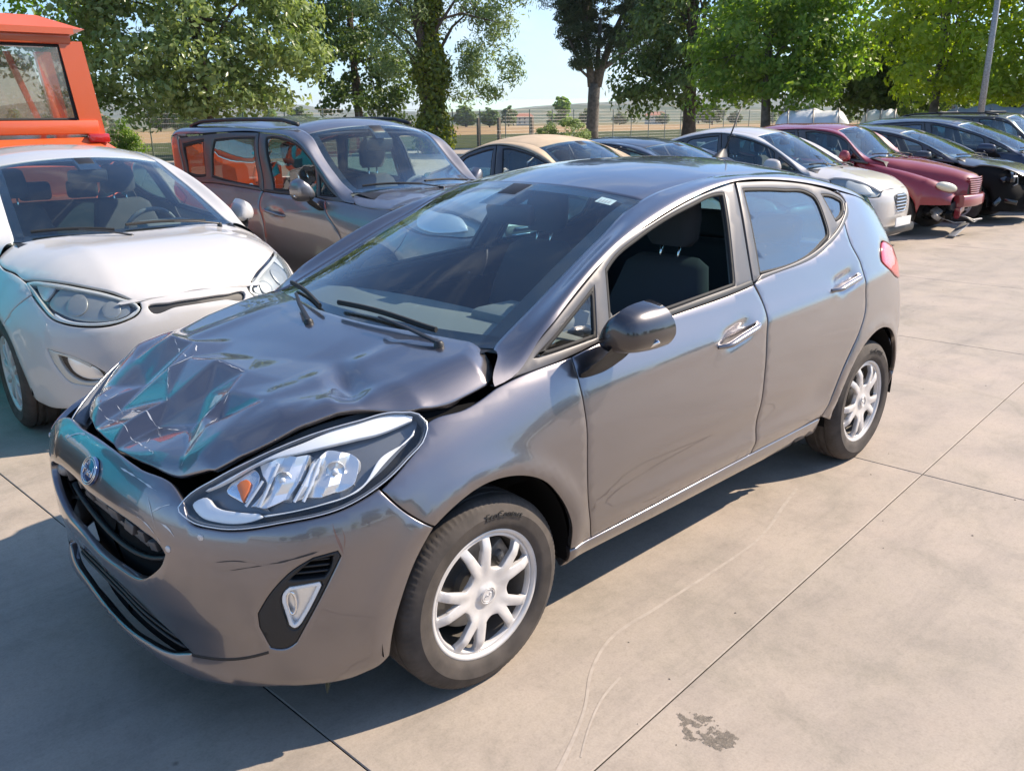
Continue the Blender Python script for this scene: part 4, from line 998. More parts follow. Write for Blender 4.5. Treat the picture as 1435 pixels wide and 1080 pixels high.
for pts, w, mt, sd in (([(.627,.560),(.682,.572),(.756,.585),(.82,.599),(.869,.610)], .0045, 'scrape', 2), ([(.584,.577),(.644,.587),(.72,.582),(.76,.586)], .0025, 'scrape', 3), ([(.900,.676),(.905,.647),(.912,.625),(.921,.592)], .007, 'rubbed', 4), ([(.921,.663),(.927,.637),(.922,.604)], .005, 'rubbed', 5),
                       ([(.40,.652),(.44,.640),(.46,.625)], .006, 'bare', 6), ([(.36,.668),(.40,.690),(.43,.700)], .005, 'bare', 7), ([(.33,.70),(.37,.66),(.39,.63)], .004, 'bare', 8), ([(.30,.645),(.36,.632),(.41,.60)], .004, 'bare', 9), ([(.15,.732),(.25,.728),(.36,.718)], .004, 'bare', 10), ([(-.30,.70),(-.22,.735),(-.12,.742)], .006, 'bare', 11)):
    scrape(pts, w, M_[mt], sd)
m = MB(); q = HB['SM'](np.array([.86]), np.array([.20]), -.06)[0]
m.add([q, q+np.array([.04,.03,0]), q+np.array([.03,.02,-.055]), q+np.array([-.01,.0,-.01]), q+np.array([.03,.03,.01])], [(0,1,2,3), (0,3,2,4)]); m.build('loose_clip', pbr('olive_plastic', (.10,.11,.075), .6), hero)
# ---------------------------------------------------------------- the other cars
FLB = Flank(HERO_PLAN, HERO_ST, hero_flank_extra)
BELT_F = pchip([-3.2,-2.5,-2.1,-1.46,-.16,.3,.82], [.95,1.13,1.085,1.03,.93,.80,.66])
def walk(o):
    for c in o.children:
        yield c
        yield from walk(c)
A_F = pchip([-3.2,-2.7,-2.47,-2.25,-1.95,-1.58,-1.24,-.99,-.63,-.35,.9], [1.22,1.25,1.30,1.346,1.382,1.396,1.353,1.298,1.183,1.05,1.0])
def warp(root, xl, xu, belt, k=None, sy=1.0, ty=0.0, top=None, k2=1.0):
    """bend the body of a hatchback into another body: lower/upper length maps, belt height, cabin height (factor k, or the height of the window tops), width, tumblehome"""
    kn = lambda a: pchip(*zip(*sorted(a)))
    fxl, fxu, fb = kn(xl), kn(xu), kn(belt); fk = kn(k) if k else None; ftop = kn(top) if top else None; done = set()
    for o in walk(root):
        if o.type != 'MESH' or o.data.name in done: continue
        if o.name.startswith('wheel') and not o.name.startswith('wheel_arch') or (o.parent is not None and o.parent.name.startswith('wheel')): continue
        done.add(o.data.name); me = o.data; n = len(me.vertices); v = np.empty(n*3); me.vertices.foreach_get('co', v); v = v.reshape(-1, 3)
        x, y, z = v.T; bF = BELT_F(x); bT = fb(x)
        if ftop is None:
            z2 = np.where(z < bF, z*bT/bF, bT+(z-bF)*fk(x))
        else:
            aF = A_F(x); w = sstep(-.30, -.65, x); kk = 1*(1-w)+w*(ftop(x)-bT)/np.maximum(aF-bF, .08)
            kr = kk*(1-sstep(-1.05, -1.35, x))+k2*sstep(-1.05, -1.35, x)
            z2 = np.where(z < bF, z*bT/bF, np.where(z < aF, bT+(z-bF)*kk, bT+(aF-bF)*kk+(z-aF)*kr))
        w = sstep(.72, .98, z/bF); x2 = fxl(x)*(1-w)+fxu(x)*w
        y2 = y*sy*(1+ty*sstep(0, .45, z2-bT))
        v = np.stack([x2, y2, z2], 1); me.vertices.foreach_set('co', v.ravel()); me.update()
def simple_front(root, HBx, lampmat='reflector', grille=None, chrome=False, bars=4, vert=False):
    def sub(name, outline, push, mat, parent, **kw):
        a = dict(res=.04, depth=.012, rad=.002, gap=0); a.update(kw)
        return panel(name, outline, lambda s, z: HBx['SM'](s, z, push), mat, parent, ctr=(0, 0, .5), **a)
    base = spline(H_LAMP, .04, True)
    h = sub('headlight', base, -.04, M_['dim2'], root, depth=0, rad=0)
    sub('reflector', [(.60,.70,'*'),(.62,.765),(.83,.83),(1.0,.845),(1.0,.77),(.9,.72),(.75,.70)], -.022, M_[lampmat], h)
    sub('lamp_lens', base, .002, M_['lens'], h, depth=.01)
    mirrored(h)
    h2 = [o for o in root.children if o.name.startswith('headlight') and o is not h][-1]
    for ch in list(h.children):
        c = ch.copy(); COL.objects.link(c); c.parent = h2
    if grille:
        g = sub('grille', symloop(grille[1:-1], grille[0], grille[-1]), .003, M_['black'], root)
        z0, z1 = grille[-1][1], grille[0][1]; ws = np.interp
        for i in range(bars):
            z = z0+(z1-z0)*(i+.5)/bars
            half = max(p[0] for p in grille if True)*.86*(1-.25*abs(2*(i+.5)/bars-1)) if not vert else 0
            m = MB(); m.tube([HBx['SM'](np.array([s]), np.array([z]), .010)[0] for s in np.linspace(-half, half, 16)], .010, 6, True, .8); m.build('grille_bar', M_['chrome'] if chrome else M_['black'], g, True)
WH_ = dict(bluegrey=0)
M_['white'] = paint('white_paint', (.52,.505,.49), rough=.5, dust=.10, coat_r=.02)
M_['pearl'] = paint('cream_white_paint', (.53,.50,.465), rough=.5, dust=.10, coat_r=.02)
M_['suvgrey'] = paint('slate_metallic_paint', (.19,.185,.20), metal=.8, rough=.42, dust=.14, flake=.05)
M_['wine'] = paint('wine_red_paint', (.24,.010,.020), rough=.45, dust=.035, coat_r=.03)
M_['navy'] = paint('dark_blue_paint', (.012,.020,.050), metal=.3, rough=.4, dust=.07)
M_['blackp'] = paint('black_paint', (.011,.011,.014), rough=.4, dust=.07)
M_['anth'] = paint('anthracite_paint', (.025,.027,.035), metal=.5, rough=.4, dust=.09)
M_['sand'] = paint('sand_metallic_paint', (.34,.29,.22), metal=.3, rough=.42, dust=.2)
M_['tanroof'] = pbr('tan_fabric_roof', (.48,.37,.25), .85, bump=.3, bscale=300, var=.12, vscale=6)
M_['silverp'] = paint('pale_silver_paint', (.45,.46,.47), metal=.5, rough=.4, dust=.1)
M_['teal'] = paint('teal_paint', (.006,.33,.50), rough=.5, dust=.03)
M_['dim'] = pbr('clouded_lamp', (.55,.56,.52), .25, .2, coat=.5)
M_['dim2'] = pbr('dull_lamp_metal', (.30,.32,.31), .35, .5)
M_['haze_lamp'] = pbr('yellowed_lamp_cover', (.62,.58,.46), .3, coat=.7, coat_r=.15)
BF_G, BF_O = bonnet_fit(FLB)
SUVG = dict(frame_r=[(2.839,1.026,'*'),(2.871,1.14),(2.915,1.27),(2.963,1.396,'*'),(3.322,1.380),(3.572,1.347),(3.75,1.316),(3.955,1.270,'*'),(3.95,1.125,'*'),(3.71,1.118),(3.457,1.092),(2.896,1.036)], rg=[(2.990,1.370,'*'),(3.30,1.352),(3.50,1.328,'*'),(3.540,1.22),(3.555,1.128,'*'),(3.457,1.112),(2.900,1.050,'*')], qg=[(3.63,1.318,'*'),(3.76,1.292),(3.915,1.258,'*'),(3.91,1.150,'*'),(3.76,1.142),(3.64,1.138,'*')], door_r=H_DOOR_R[:15]+[(3.688,1.100),(3.69,1.112,'*'),(3.457,1.088),(2.896,1.032)], qstart=[(3.965,1.278,'*'),(3.958,1.118,'*'),(3.71,1.110)], mold_r=[(2.846,1.028,'*'),(2.896,1.034),(3.457,1.090),(3.71,1.116),(3.94,1.124,'*'),(3.94,1.136,'*'),(3.71,1.130),(3.45,1.108),(2.90,1.052,'*')])
ROW = 'cars parked side by side in the row'
ID = [(.81,.81),(0,0),(-2.493,-2.493),(-3.18,-3.18)]
def subf(HBx):
    def sub(name, outline, push, mat, parent, sgn=1, **kw):
        a = dict(res=.03, depth=.012, rad=.002, gap=0); a.update(kw)
        o = outline if sgn > 0 else ([(-p[0],)+tuple(p[1:]) for p in outline] if not isinstance(outline, np.ndarray) else outline*np.array([-1, 1]))
        return panel(name, o, lambda s, z: HBx['SM'](s, z, push), mat, parent, ctr=(0, 0, .5), **a)
    return sub
# --- white hatchback beside the grey one
LAMP2 = [(1.061,.830),(1.019,.838),(.915,.838),(.78,.829),(.645,.811),(.499,.784),(.395,.753),(.333,.728),(.320,.705),(.343,.681),(.395,.659),(.489,.640),(.593,.640),(.707,.656),(.78,.678),(.863,.731),(.967,.789)]
FOG2 = [(.824,.530,'*'),(.791,.520),(.697,.493),(.614,.453),(.541,.400,'*'),(.541,.374),(.562,.343),(.593,.332),(.666,.338),(.728,.356),(.77,.405),(.801,.458)]
FEND2 = [(1.068,.832,'*'),(1.25,.866),(1.356,.876),(1.476,.909,'*')]+H_FENDER[4:17]+[(1.172,.608,'*'),(1.08,.70),(.965,.785,'*'),(1.02,.815)]
BUMP2 = [(.20,.752),(.316,.735,'*'),(.314,.705),(.338,.677),(.395,.653),(.489,.633),(.593,.633),(.707,.649),(.78,.672),(.863,.724),(.962,.780,'*'),(1.08,.70),(1.172,.608,'*')]+H_BUMP_L[8:]
i20 = thing('white_hatchback', 'white hatchback standing nose-out beside the crashed grey car, in front of the orange cab', 'car', (-.44, -2.74, 0), R_(88.4), ROW, (1, .99, 1.032))
LT2 = [(1.019,.842),(.915,.842),(.78,.833),(.645,.815),(.499,.788),(.395,.757),(.345,.733)]
BW_G, BW_O = bonnet_fit(FLB, LT2, ((1.476,.909),(1.356,.876),(1.25,.866),(1.10,.838)), .722, .055, 4.5)
HW = hatch(i20, M_['white'], FLB, BW_G, hood_outline=BW_O, q=1.3, holes=(), lamps=dict(holes=[FOG2, [(-p[0],)+tuple(p[1:]) for p in FOG2], symloop([(.16,.715),(.28,.700),(.27,.682),(.14,.690)], (0,.718), (0,.692)), symloop([(.20,.52),(.36,.50),(.30,.33),(.16,.31)], (0,.52), (0,.31))]), geo=dict(fender=FEND2, bump=BUMP2), wheel=('multi', .305, .19, .205))
sb = subf(HW)
sb('grille_slot', symloop([(.16,.718),(.285,.702),(.275,.678),(.14,.686)], (0,.721), (0,.689)), -.02, M_['black'], i20, depth=0, rad=0)
sb('lower_grille', symloop([(.21,.53),(.37,.505),(.31,.325),(.17,.30)], (0,.53), (0,.30)), -.03, M_['void'], i20, depth=0, rad=0)
for sg in (1, -1):
    h = sb('headlight', LAMP2, -.045, M_['gloss'], i20, sg, depth=0, rad=0)
    L = spline(LAMP2, .02, True); L = L if area2(L) > 0 else L[::-1]
    if sg < 0: L2 = (L*np.array([-1, 1]))[::-1]
    else: L2 = L
    sb('lamp_bezel', L2, -.003, M_['dim'], h, 1, holes=[shrink(L2, .012)], hgap=0, depth=.04)
    sb('reflector_panel', [(.38,.735),(.50,.770),(.70,.806),(.80,.80),(.84,.745),(.74,.690),(.58,.655),(.44,.660),(.37,.69)], -.028, M_['dim2'], h, sg)
    sb('reflector', [(.84,.815),(.93,.825),(1.0,.822),(.95,.79),(.87,.755)], -.028, M_['dim'], h, sg)
    for (a, b, r) in ((.47, .705, .050), (.66, .735, .062)):
        c0 = [(a+r*math.cos(t), b+r*.8*math.sin(t)) for t in np.linspace(0, 2*math.pi, 18)[:-1]]
        sb('reflector_bowl', c0, -.018, M_['dim2'], h, sg, res=.02)
    sb('light_guide', [(.335,.70,'*'),(.40,.668),(.50,.651),(.60,.652),(.70,.668),(.78,.70,'*'),(.78,.69,'*'),(.70,.659),(.59,.645),(.49,.645),(.40,.66),(.345,.685,'*')], -.012, M_['drl'], h, sg)
    sb('lamp_lens', LAMP2, .002, M_['lens'], h, sg, depth=.006)
    f = sb('fog_lamp', FOG2, -.035, M_['black'], i20, sg, depth=0, rad=0)
    sb('fog_trim', [(.826,.530,'*'),(.79,.517),(.69,.490),(.60,.443,'*'),(.61,.43,'*'),(.69,.474),(.77,.498,'*'),(.755,.45),(.72,.395),(.67,.36),(.56,.355,'*'),(.57,.338),(.593,.332),(.666,.338),(.728,.356),(.77,.405),(.80,.458)], -.004, M_['dim'], f, sg, depth=.02)
    sb('fog_reflector', [(.73,.478),(.66,.455),(.57,.405),(.555,.37),(.66,.372),(.71,.41)], -.022, M_['reflector'], f, sg)
    sb('fog_lens', FOG2, -.001, M_['lens'], f, sg, depth=.0, rad=0)
# --- grey off-roader
suv = thing('grey_offroader', 'slate grey five-door off-roader with black roof rails, right of the white hatchback', 'suv', (-3.0, -2.79, 0), R_(93.5), ROW)
HS = hatch(suv, M_['suvgrey'], FLB, BF_G, hood_outline=BF_O, geo=SUVG, q=1.4, holes=(), wheel=('five', .345, .22, .225), wheel_y=.77, wb=2.64, roofm=None)
simple_front(suv, HS, grille=[(0,.70),(.16,.70),(.33,.68),(.30,.60),(.15,.585),(0,.585)], bars=3, chrome=True)
XL_S = [(.81,.84),(0,0),(-2.493,-2.64),(-3.18,-3.45)]; XU_S = [(.81,.86),(.3,.28),(.1,.02),(-.2,-.50),(-1.06,-1.14),(-1.5,-1.66),(-2.4,-2.85),(-2.72,-3.30),(-3.18,-3.48)]
warp(suv, XL_S, XU_S, [(.82,.88),(.3,.98),(-.16,1.07),(-1.46,1.10),(-2.1,1.12),(-2.5,1.13),(-3.2,1.10)], None, 1.045, .14, [(.8,1.2),(-.3,1.2),(-.63,1.33),(-.99,1.49),(-1.24,1.555),(-1.58,1.58),(-2.0,1.585),(-2.4,1.57),(-2.7,1.55),(-3.2,1.5)], 1.45)
def roof_rails(root, y, z0, x0, x1, mat, crown=.02):
    for sg in (1, -1):
        m = MB(); m.tube([(x0+(x1-x0)*t, sg*y, z0+crown*math.sin(math.pi*t)+.03*min(1, 8*t, 8*(1-t))) for t in np.linspace(0, 1, 25)], .022, 8, True, .8); m.build('roof_rail', mat, root, True)
roof_rails(suv, .615, 1.640, -1.30, -3.15, M_['black'])
# --- generic row cars
def rowcar(name, label, x, y, rot, mat, roofm=None, wheel=('five', .31, .2, .20), grille=None, chrome=False, bars=4, wp=None, skip=(), group=ROW, q=2.0, cat='car', wb=2.493, wy=.745, boxy=False):
    t = thing(name, label, cat, (x, y, 0), R_(rot), group)
    HBx = hatch(t, mat, FLB, BF_G, hood_outline=BF_O, geo=SUVG if boxy else None, q=q, hoodres=.05, holes=(), wheel=wheel, roofm=roofm, skip=skip, wb=wb, wheel_y=wy)
    if 'front_bumper' not in skip: simple_front(t, HBx, 'dim', grille, chrome, bars)
    if wp: warp(t, **wp)
    return t, HBx
BT0 = [(.82,.66),(.3,.80),(-.16,.93),(-1.46,1.03),(-2.1,1.085),(-2.5,1.13),(-3.2,.95)]
def bt(f, tail=0): return [(x, z*f-(tail if x < -2.3 else 0)) for x, z in BT0]
G1 = [(0,.68),(.14,.68),(.30,.665),(.26,.54),(.14,.50),(0,.49)]
beetle, _ = rowcar('tan_roof_coupe', 'rounded pale coupe with a dusty tan roof, right of the grey off-roader', -5.45, -2.75, 91, M_['sand'], M_['tanroof'], wp=dict(xl=ID, xu=[(.81,.81),(.1,.06),(-.2,-.28),(-1.06,-1.05),(-1.6,-1.62),(-2.4,-2.35),(-2.72,-2.75),(-3.18,-3.18)], belt=[(.82,.62),(.3,.80),(-.16,.93),(-1.46,.97),(-2.1,.98),(-2.5,.95),(-3.2,.80)], k=[(.8,1),(0,1),(-.5,1.16),(-1.1,1.20),(-1.6,1.22),(-2.1,1.18),(-2.6,1.0),(-3.2,.9)], sy=.99))
coupe, _ = rowcar('dark_saloon', 'low black saloon between the tan-roofed coupe and the white car with the barred nose', -7.55, -2.85, 91, M_['anth'], wp=dict(xl=[(.81,.85),(0,0),(-2.493,-2.6),(-3.18,-3.5)], xu=[(.81,.85),(.1,.05),(-.2,-.30),(-1.06,-1.20),(-1.6,-1.75),(-2.4,-2.75),(-2.72,-3.2),(-3.18,-3.5)], belt=bt(.97, .1), k=[(.8,1),(0,1),(-.5,.98),(-1.1,.98),(-1.6,.98),(-2.1,.96),(-2.6,.85),(-3.2,.9)], sy=1.03), wb=2.6)
lancia, HL_ = rowcar('white_city_car', 'cream white city car with a barred shield grille, beside the wine red car', -9.7, -2.75, 92, M_['pearl'], wheel=('five', .30, .19, .19), wp=dict(xl=[(.81,.78),(0,0),(-2.493,-2.39),(-3.18,-3.0)], xu=[(.81,.78),(.1,.08),(-.2,-.25),(-1.06,-1.05),(-1.6,-1.58),(-2.4,-2.3),(-2.72,-2.6),(-3.18,-3.0)], belt=bt(1.03), k=[(.8,1),(0,1),(-.5,1.06),(-1.1,1.08),(-1.6,1.08),(-2.6,1.0),(-3.2,.9)], sy=.97), wb=2.39, wy=.72, grille=[(0,.69),(.12,.69),(.22,.66),(.16,.53),(.08,.47),(0,.455)], chrome=True, bars=6)
m = MB(); m.box((.825, 0, .36), (.012, .50, .11), None, .003); pl = m.build('number_plate', M_['plate'], lancia, True, 30)
m = MB(); m.box((.74, 0, .25), (.10, 1.1, .12), None, .04); m.build('bumper_insert', M_['black'], lancia, True, 40)
# --- wine red retro car: own nose, wings and damaged bumper
pt, HP = rowcar('wine_red_car', 'wine red retro car with a barred grille, bulging wings and broken front bumper', -11.75, -2.62, 91, M_['wine'], wheel=('five', .318, .2, .205), skip=('front_bumper', 'bonnet', 'fender'), wp=dict(xl=[(.81,.84),(0,0),(-2.493,-2.616),(-3.18,-3.4)], xu=[(.81,.84),(.1,.0),(-.2,-.45),(-1.06,-1.02),(-1.6,-1.65),(-2.4,-2.7),(-2.72,-3.1),(-3.18,-3.4)], belt=[(.82,.72),(.3,.86),(-.16,1.02),(-1.46,1.07),(-2.1,1.08),(-2.5,1.06),(-3.2,1.0)], k=[(.8,1),(0,1.0),(-.5,1.1),(-1.1,1.13),(-1.6,1.14),(-2.1,1.25),(-2.6,1.35),(-3.2,1.3)], sy=.985, ty=.05), wb=2.616, wy=.74)
for o in [c for c in pt.children if c.name.startswith(('inner_body', 'bulkhead', 'floor_pan'))]: bpy.data.objects.remove(o)
m = MB(); m.box((-1.6, 0, .60), (2.3, 1.3, .60)); m.box((.15, 0, .50), (1.0, .9, .34)); m.build('inner_body', M_['void'], pt)
xs = np.linspace(-.62, .84, 30); wv = pchip([-.62,-.5,-.2,.2,.5,.75,.84], [.72,.72,.66,.53,.42,.345,.30])(xs); tv = pchip([-.62,-.5,-.2,.2,.5,.72,.80,.84], [1.10,1.09,1.07,1.01,.945,.885,.855,.82])(xs)
th = np.linspace(0, math.pi, 33); P = []
pv_ = pchip([-.62,-.25,.1,.84], [9,6.5,3.8,2.9])(xs)
for x, w, t, p_ in zip(xs, wv, tv, pv_):
    c, s_ = np.cos(th), np.sin(th); yy = w*np.sign(c)*np.abs(c)**(2/p_); zz = .56+(t-.56)*np.abs(s_)**(2/p_); P.append(np.stack([np.full(33, x)-.05*(np.abs(yy)/w)**2*0, yy, zz], 1))
grid('bonnet', np.array(P), M_['wine'], pt)
m = MB(); m.loft([np.stack([np.full(33, .84), wv[-1]*np.sign(np.cos(th))*np.abs(np.cos(th))**(2/2.9), .56+(tv[-1]-.56)*np.abs(np.sin(th))**(2/3.1)], 1), np.stack([np.full(33, .80), .26*np.cos(th), .58+.2*np.sin(th)], 1)]); m.build('nose_panel', M_['void'], pt, True, 40)
for i in range(8):
    z = .60+.030*i; hw_ = .20+.10*i/7; m = MB()
    m.tube([(.872-.035*(abs(t)**2)-.012*(i-4)/4*0-.010*max(0, i-5), hw_*t, z) for t in np.linspace(-1, 1, 13)], .0115, 8, True, 1.0); m.build('grille_bar', M_['wine'], pt, True)
for sg in (1, -1):
    xs2 = np.linspace(-.46, .74, 37); rows = []
    for x in xs2:
        top = float(pchip([-.46,-.2,.1,.35,.55,.68,.74], [1.02,.965,.905,.835,.76,.66,.58])(x)); r = .375
        low = .31+math.sqrt(max(0, r*r-x*x)) if abs(x) < r else (.30 if x < 0 else .46)
        low = min(low, top-.02); out = float(pchip([-.46,0,.35,.6,.74], [.83,.865,.84,.74,.60])(x)); inn = float(pchip([-.5,-.2,.2,.5,.75,.84], [.70,.62,.50,.39,.31,.27])(x))
        pts = [(out-.012, low)]; 
        for a in np.linspace(0, math.pi/2, 9): pts.append((out-.16*(1-math.cos(a)), low+(top-low)*(.25+.75*math.sin(a)) if True else 0))
        pts += [(out-.16+(inn-out+.16)*k, top-.035*k*k) for k in (.35, .7, 1.0)]+[(inn-.03, top-.14)]
        rows.append([(x, sg*a, b) for a, b in pts])
    grid('wing', np.array(rows), M_['wine'], pt)
    m = MB(); secs = []
    for (u, k_) in ((-.035, .55), (-.01, .95), (.02, 1), (.05, .85), (.068, .5), (.073, .15)):
        e = superell(22, .175*k_, .066*k_, 2.1); ax = np.array([-.50, .82*sg, .22]); ax /= np.linalg.norm(ax); n_ = np.array([.80, .48*sg, .12]); n_ /= np.linalg.norm(n_); up = np.cross(n_, ax); up *= np.sign(up[2])
        secs.append(np.array([.645, sg*.585, .700])+n_*u+e[:, :1]*ax+e[:, 1:]*up)
    m.loft(secs); m.build('headlight', M_['haze_lamp'], pt, True, 60)
m = MB(); secs = []
for y in np.linspace(-.42, .70, 15):
    e = superell(14, .07, .085, 4); secs.append(np.stack([.86-.30*(abs(y)/.8)**2.2+e[:, 0], np.full(14, y), .50+e[:, 1]], 1))
m.loft(secs); m.build('front_bumper', M_['wine'], pt, True, 50)
m = MB(); secs = []
for y, dz in ((-.44,-.12),(-.36,-.04),(-.28,.0)):
    e = superell(12, .04, .075, 4); secs.append(np.stack([.79+e[:, 0], np.full(12, y), .42+dz*.7+e[:, 1]], 1))
m.loft(secs); m.build('torn_bumper_corner', M_['wine'], pt, True, 50)
rng = random.Random(5)
for i in range(16):
    m = MB(); m.box((0,0,0), (rng.uniform(.03,.14), rng.uniform(.05,.2), rng.uniform(.03,.12)), None, .006)
    m.build('exposed_part', M_[rng.choice(['void','black','void','galv'])], pt, True, 40, (rng.uniform(.42,.72), rng.uniform(-.66,-.25), rng.uniform(.28,.58)), (rng.uniform(-.6,.6), rng.uniform(-.6,.6), rng.uniform(-.6,.6)))
for (a, b, r) in (((.80,-.30,.30),(.92,.20,.22),.022), ((.86,-.25,.27),(.90,.1,.20),.012), ((.60,-.55,.28),(.84,-.2,.20),.015)):
    m = MB(); m.tube([a, ((a[0]+b[0])/2+.03, (a[1]+b[1])/2, (a[2]+b[2])/2-.04), b], r, 8, True, .6); m.build('hanging_strip', M_['galv'], pt, True)
m = MB(); m.box((.80, -.30, .10), (.10, .55, .012), Matrix.Rotation(R_(14), 3, 'X'), .004); m.build('hanging_strip', M_['silverp'], pt, True, 40)
# --- black wreck
wr, _ = rowcar('black_wreck', 'black car with its front corner torn open, beside the wine red car', -13.95, -2.45, 92, M_['blackp'], skip=('front_bumper',), wp=dict(xl=[(.81,.90),(0,0),(-2.493,-2.7),(-3.18,-3.6)], xu=[(.81,.90),(.1,.12),(-.2,-.20),(-1.06,-1.15),(-1.6,-1.75),(-2.4,-2.7),(-2.72,-3.1),(-3.18,-3.6)], belt=bt(1.02, .04), k=[(.8,1),(0,1),(-.5,1.0),(-1.1,1.03),(-1.6,1.05),(-2.6,1.1),(-3.2,1.0)], sy=1.04), wb=2.7, grille=None)
for o in [c for c in wr.children if c.name.startswith('fender')]:
    if o.scale[1] < 0: bpy.data.objects.remove(o)
rng = random.Random(11)
for i in range(34):
    m = MB(); m.box((0,0,0), (rng.uniform(.04,.22), rng.uniform(.05,.30), rng.uniform(.03,.16)), None, .008)
    y = rng.uniform(-.80, .55); m.build('exposed_part', M_[rng.choice(['void','black','gloss','void','galv','gloss'])], wr, True, 40, (rng.uniform(.30,.80)-.2*abs(y), y, rng.uniform(.30,.78)), (rng.uniform(-.7,.7), rng.uniform(-.7,.7), rng.uniform(-.7,.7)))
m = MB(); secs = []
for y in np.linspace(-.30, .88, 16):
    e = superell(14, .07, .17, 3.2); secs.append(np.stack([.90-.40*(max(0, abs(y-.1))/.9)**2.4+e[:, 0]+.02*math.sin(y*13), np.full(14, y), .42+.06*math.sin(y*5+1)+e[:, 1]], 1))
m.loft(secs); bp_ = m.build('loose_bumper', M_['blackp'], wr, True, 50)
for i in range(5):
    m = MB(); m.tube([(.965-.25*((y-.1)/.9)**2, y, .30+.042*i) for y in np.linspace(-.05, .50, 9)], .008, 6); m.build('bumper_grille_bar', M_['galv'], bp_, True)
m = MB(); m.box((.985, .30, .50), (.015, .42, .10), None, .003); m.build('number_plate', M_['plate'], wr, True, 30)
m = MB(); secs = []
for (u, k_) in ((-.04, .6), (0, 1), (.04, .9), (.06, .5)):
    e = superell(16, .20*k_, .10*k_, 2.4); secs.append(np.array([.60+u, -.60, .72])+np.stack([-.4*e[:, 0], e[:, 0], e[:, 1]], 1))
m.loft(secs); m.build('broken_headlight', M_['gloss'], wr, True, 50)
m = MB(); m.tube([(.68, -.60, .66), (.66, -.50, .78), (.67, -.42, .78), (.69, -.42, .62), (.68, -.60, .60)], .010, 6); m.build('lamp_frame', M_['galv'], wr, True)
# --- blue people carrier, dark off-roader with rails, pale one at the edge
rowcar('blue_people_carrier', 'dark blue people carrier with a long sloping windscreen, behind the black wreck', -16.3, -2.35, 91, M_['navy'], wp=dict(xl=[(.81,.92),(0,0),(-2.493,-2.72),(-3.18,-3.55)], xu=[(.81,.92),(.1,.22),(-.2,-.05),(-1.06,-1.15),(-1.6,-1.75),(-2.4,-2.8),(-2.72,-3.2),(-3.18,-3.55)], belt=bt(1.06), k=[(.8,1),(0,1),(-.5,1.12),(-1.1,1.2),(-1.6,1.24),(-2.1,1.3),(-2.6,1.5),(-3.2,1.4)], sy=1.04, ty=.08), wb=2.72, grille=G1, chrome=True)
d, _ = rowcar('dark_offroader', 'black off-roader with roof bars, next to the blue people carrier', -18.8, -2.3, 91, M_['blackp'], wheel=('five', .36, .23, .22), wp=dict(xl=XL_S, xu=XU_S, belt=[(.82,.92),(.3,1.02),(-.16,1.10),(-1.46,1.14),(-2.1,1.16),(-2.5,1.17),(-3.2,1.14)], sy=1.06, ty=.14, top=[(.8,1.2),(-.3,1.22),(-.63,1.36),(-.99,1.53),(-1.24,1.60),(-1.58,1.625),(-2.0,1.63),(-2.4,1.62),(-2.7,1.60),(-3.2,1.5)]), wb=2.64, wy=.78, grille=G1, chrome=True, cat='suv', boxy=True)
roof_rails(d, .63, 1.665, -1.3, -3.2, M_['black'])
for x in (-1.55, -2.5):
    m = MB(); m.tube([(x, y, 1.735) for y in (-.66, 0, .66)], .02, 8, True, .6); m.build('roof_bar', M_['black'], d, True)
e, _ = rowcar('pale_silver_estate', 'pale silver car with roof rails, last of the row at the picture edge', -21.2, -2.2, 91, M_['silverp'], wp=dict(xl=XL_S, xu=XU_S, belt=[(.82,.84),(.3,.95),(-.16,1.04),(-1.46,1.09),(-2.1,1.11),(-2.5,1.12),(-3.2,1.08)], k=None, sy=1.04, ty=.1, top=[(.8,1.2),(-.3,1.18),(-.63,1.30),(-.99,1.45),(-1.24,1.50),(-1.58,1.525),(-2.0,1.53),(-2.4,1.51),(-2.7,1.49),(-3.2,1.4)]), wb=2.64, wy=.77, grille=G1, boxy=True)
roof_rails(e, .62, 1.565, -1.2, -3.1, M_['black'])
# ---------------------------------------------------------------- ground
def posmat(name):
    m, n, l, b = newmat(name); g = n.new('ShaderNodeNewGeometry'); return m, n, l, b, g.outputs['Position']
def noise(n, l, vec, scale, detail=6, rough=.6, dist=0):
    t = n.new('ShaderNodeTexNoise'); t.inputs['Scale'].default_value = scale; t.inputs['Detail'].default_value = detail; t.inputs['Roughness'].default_value = rough; t.inputs['Distortion'].default_value = dist
    l.new(vec, t.inputs['Vector']); return t.outputs['Fac']
def ramp(n, l, fac, stops):
    r = n.new('ShaderNodeValToRGB'); e = r.color_ramp.elements
    while len(e) < len(stops): e.new(.5)
    for i, (p, c) in enumerate(stops): e[i].position = p; e[i].color = (*c, 1)
    l.new(fac, r.inputs['Fac']); return r.outputs['Color']
def mixc(n, l, fac, a, b_, mode='MIX'):
    x = n.new('ShaderNodeMix'); x.data_type = 'RGBA'; x.blend_type = mode
    for s_, i in ((fac, 0), (a, 6), (b_, 7)):
        if isinstance(s_, (int, float)): x.inputs[i].default_value = s_
        elif isinstance(s_, tuple): x.inputs[i].default_value = (*s_, 1)
        else: l.new(s_, x.inputs[i])
    return x.outputs[2]
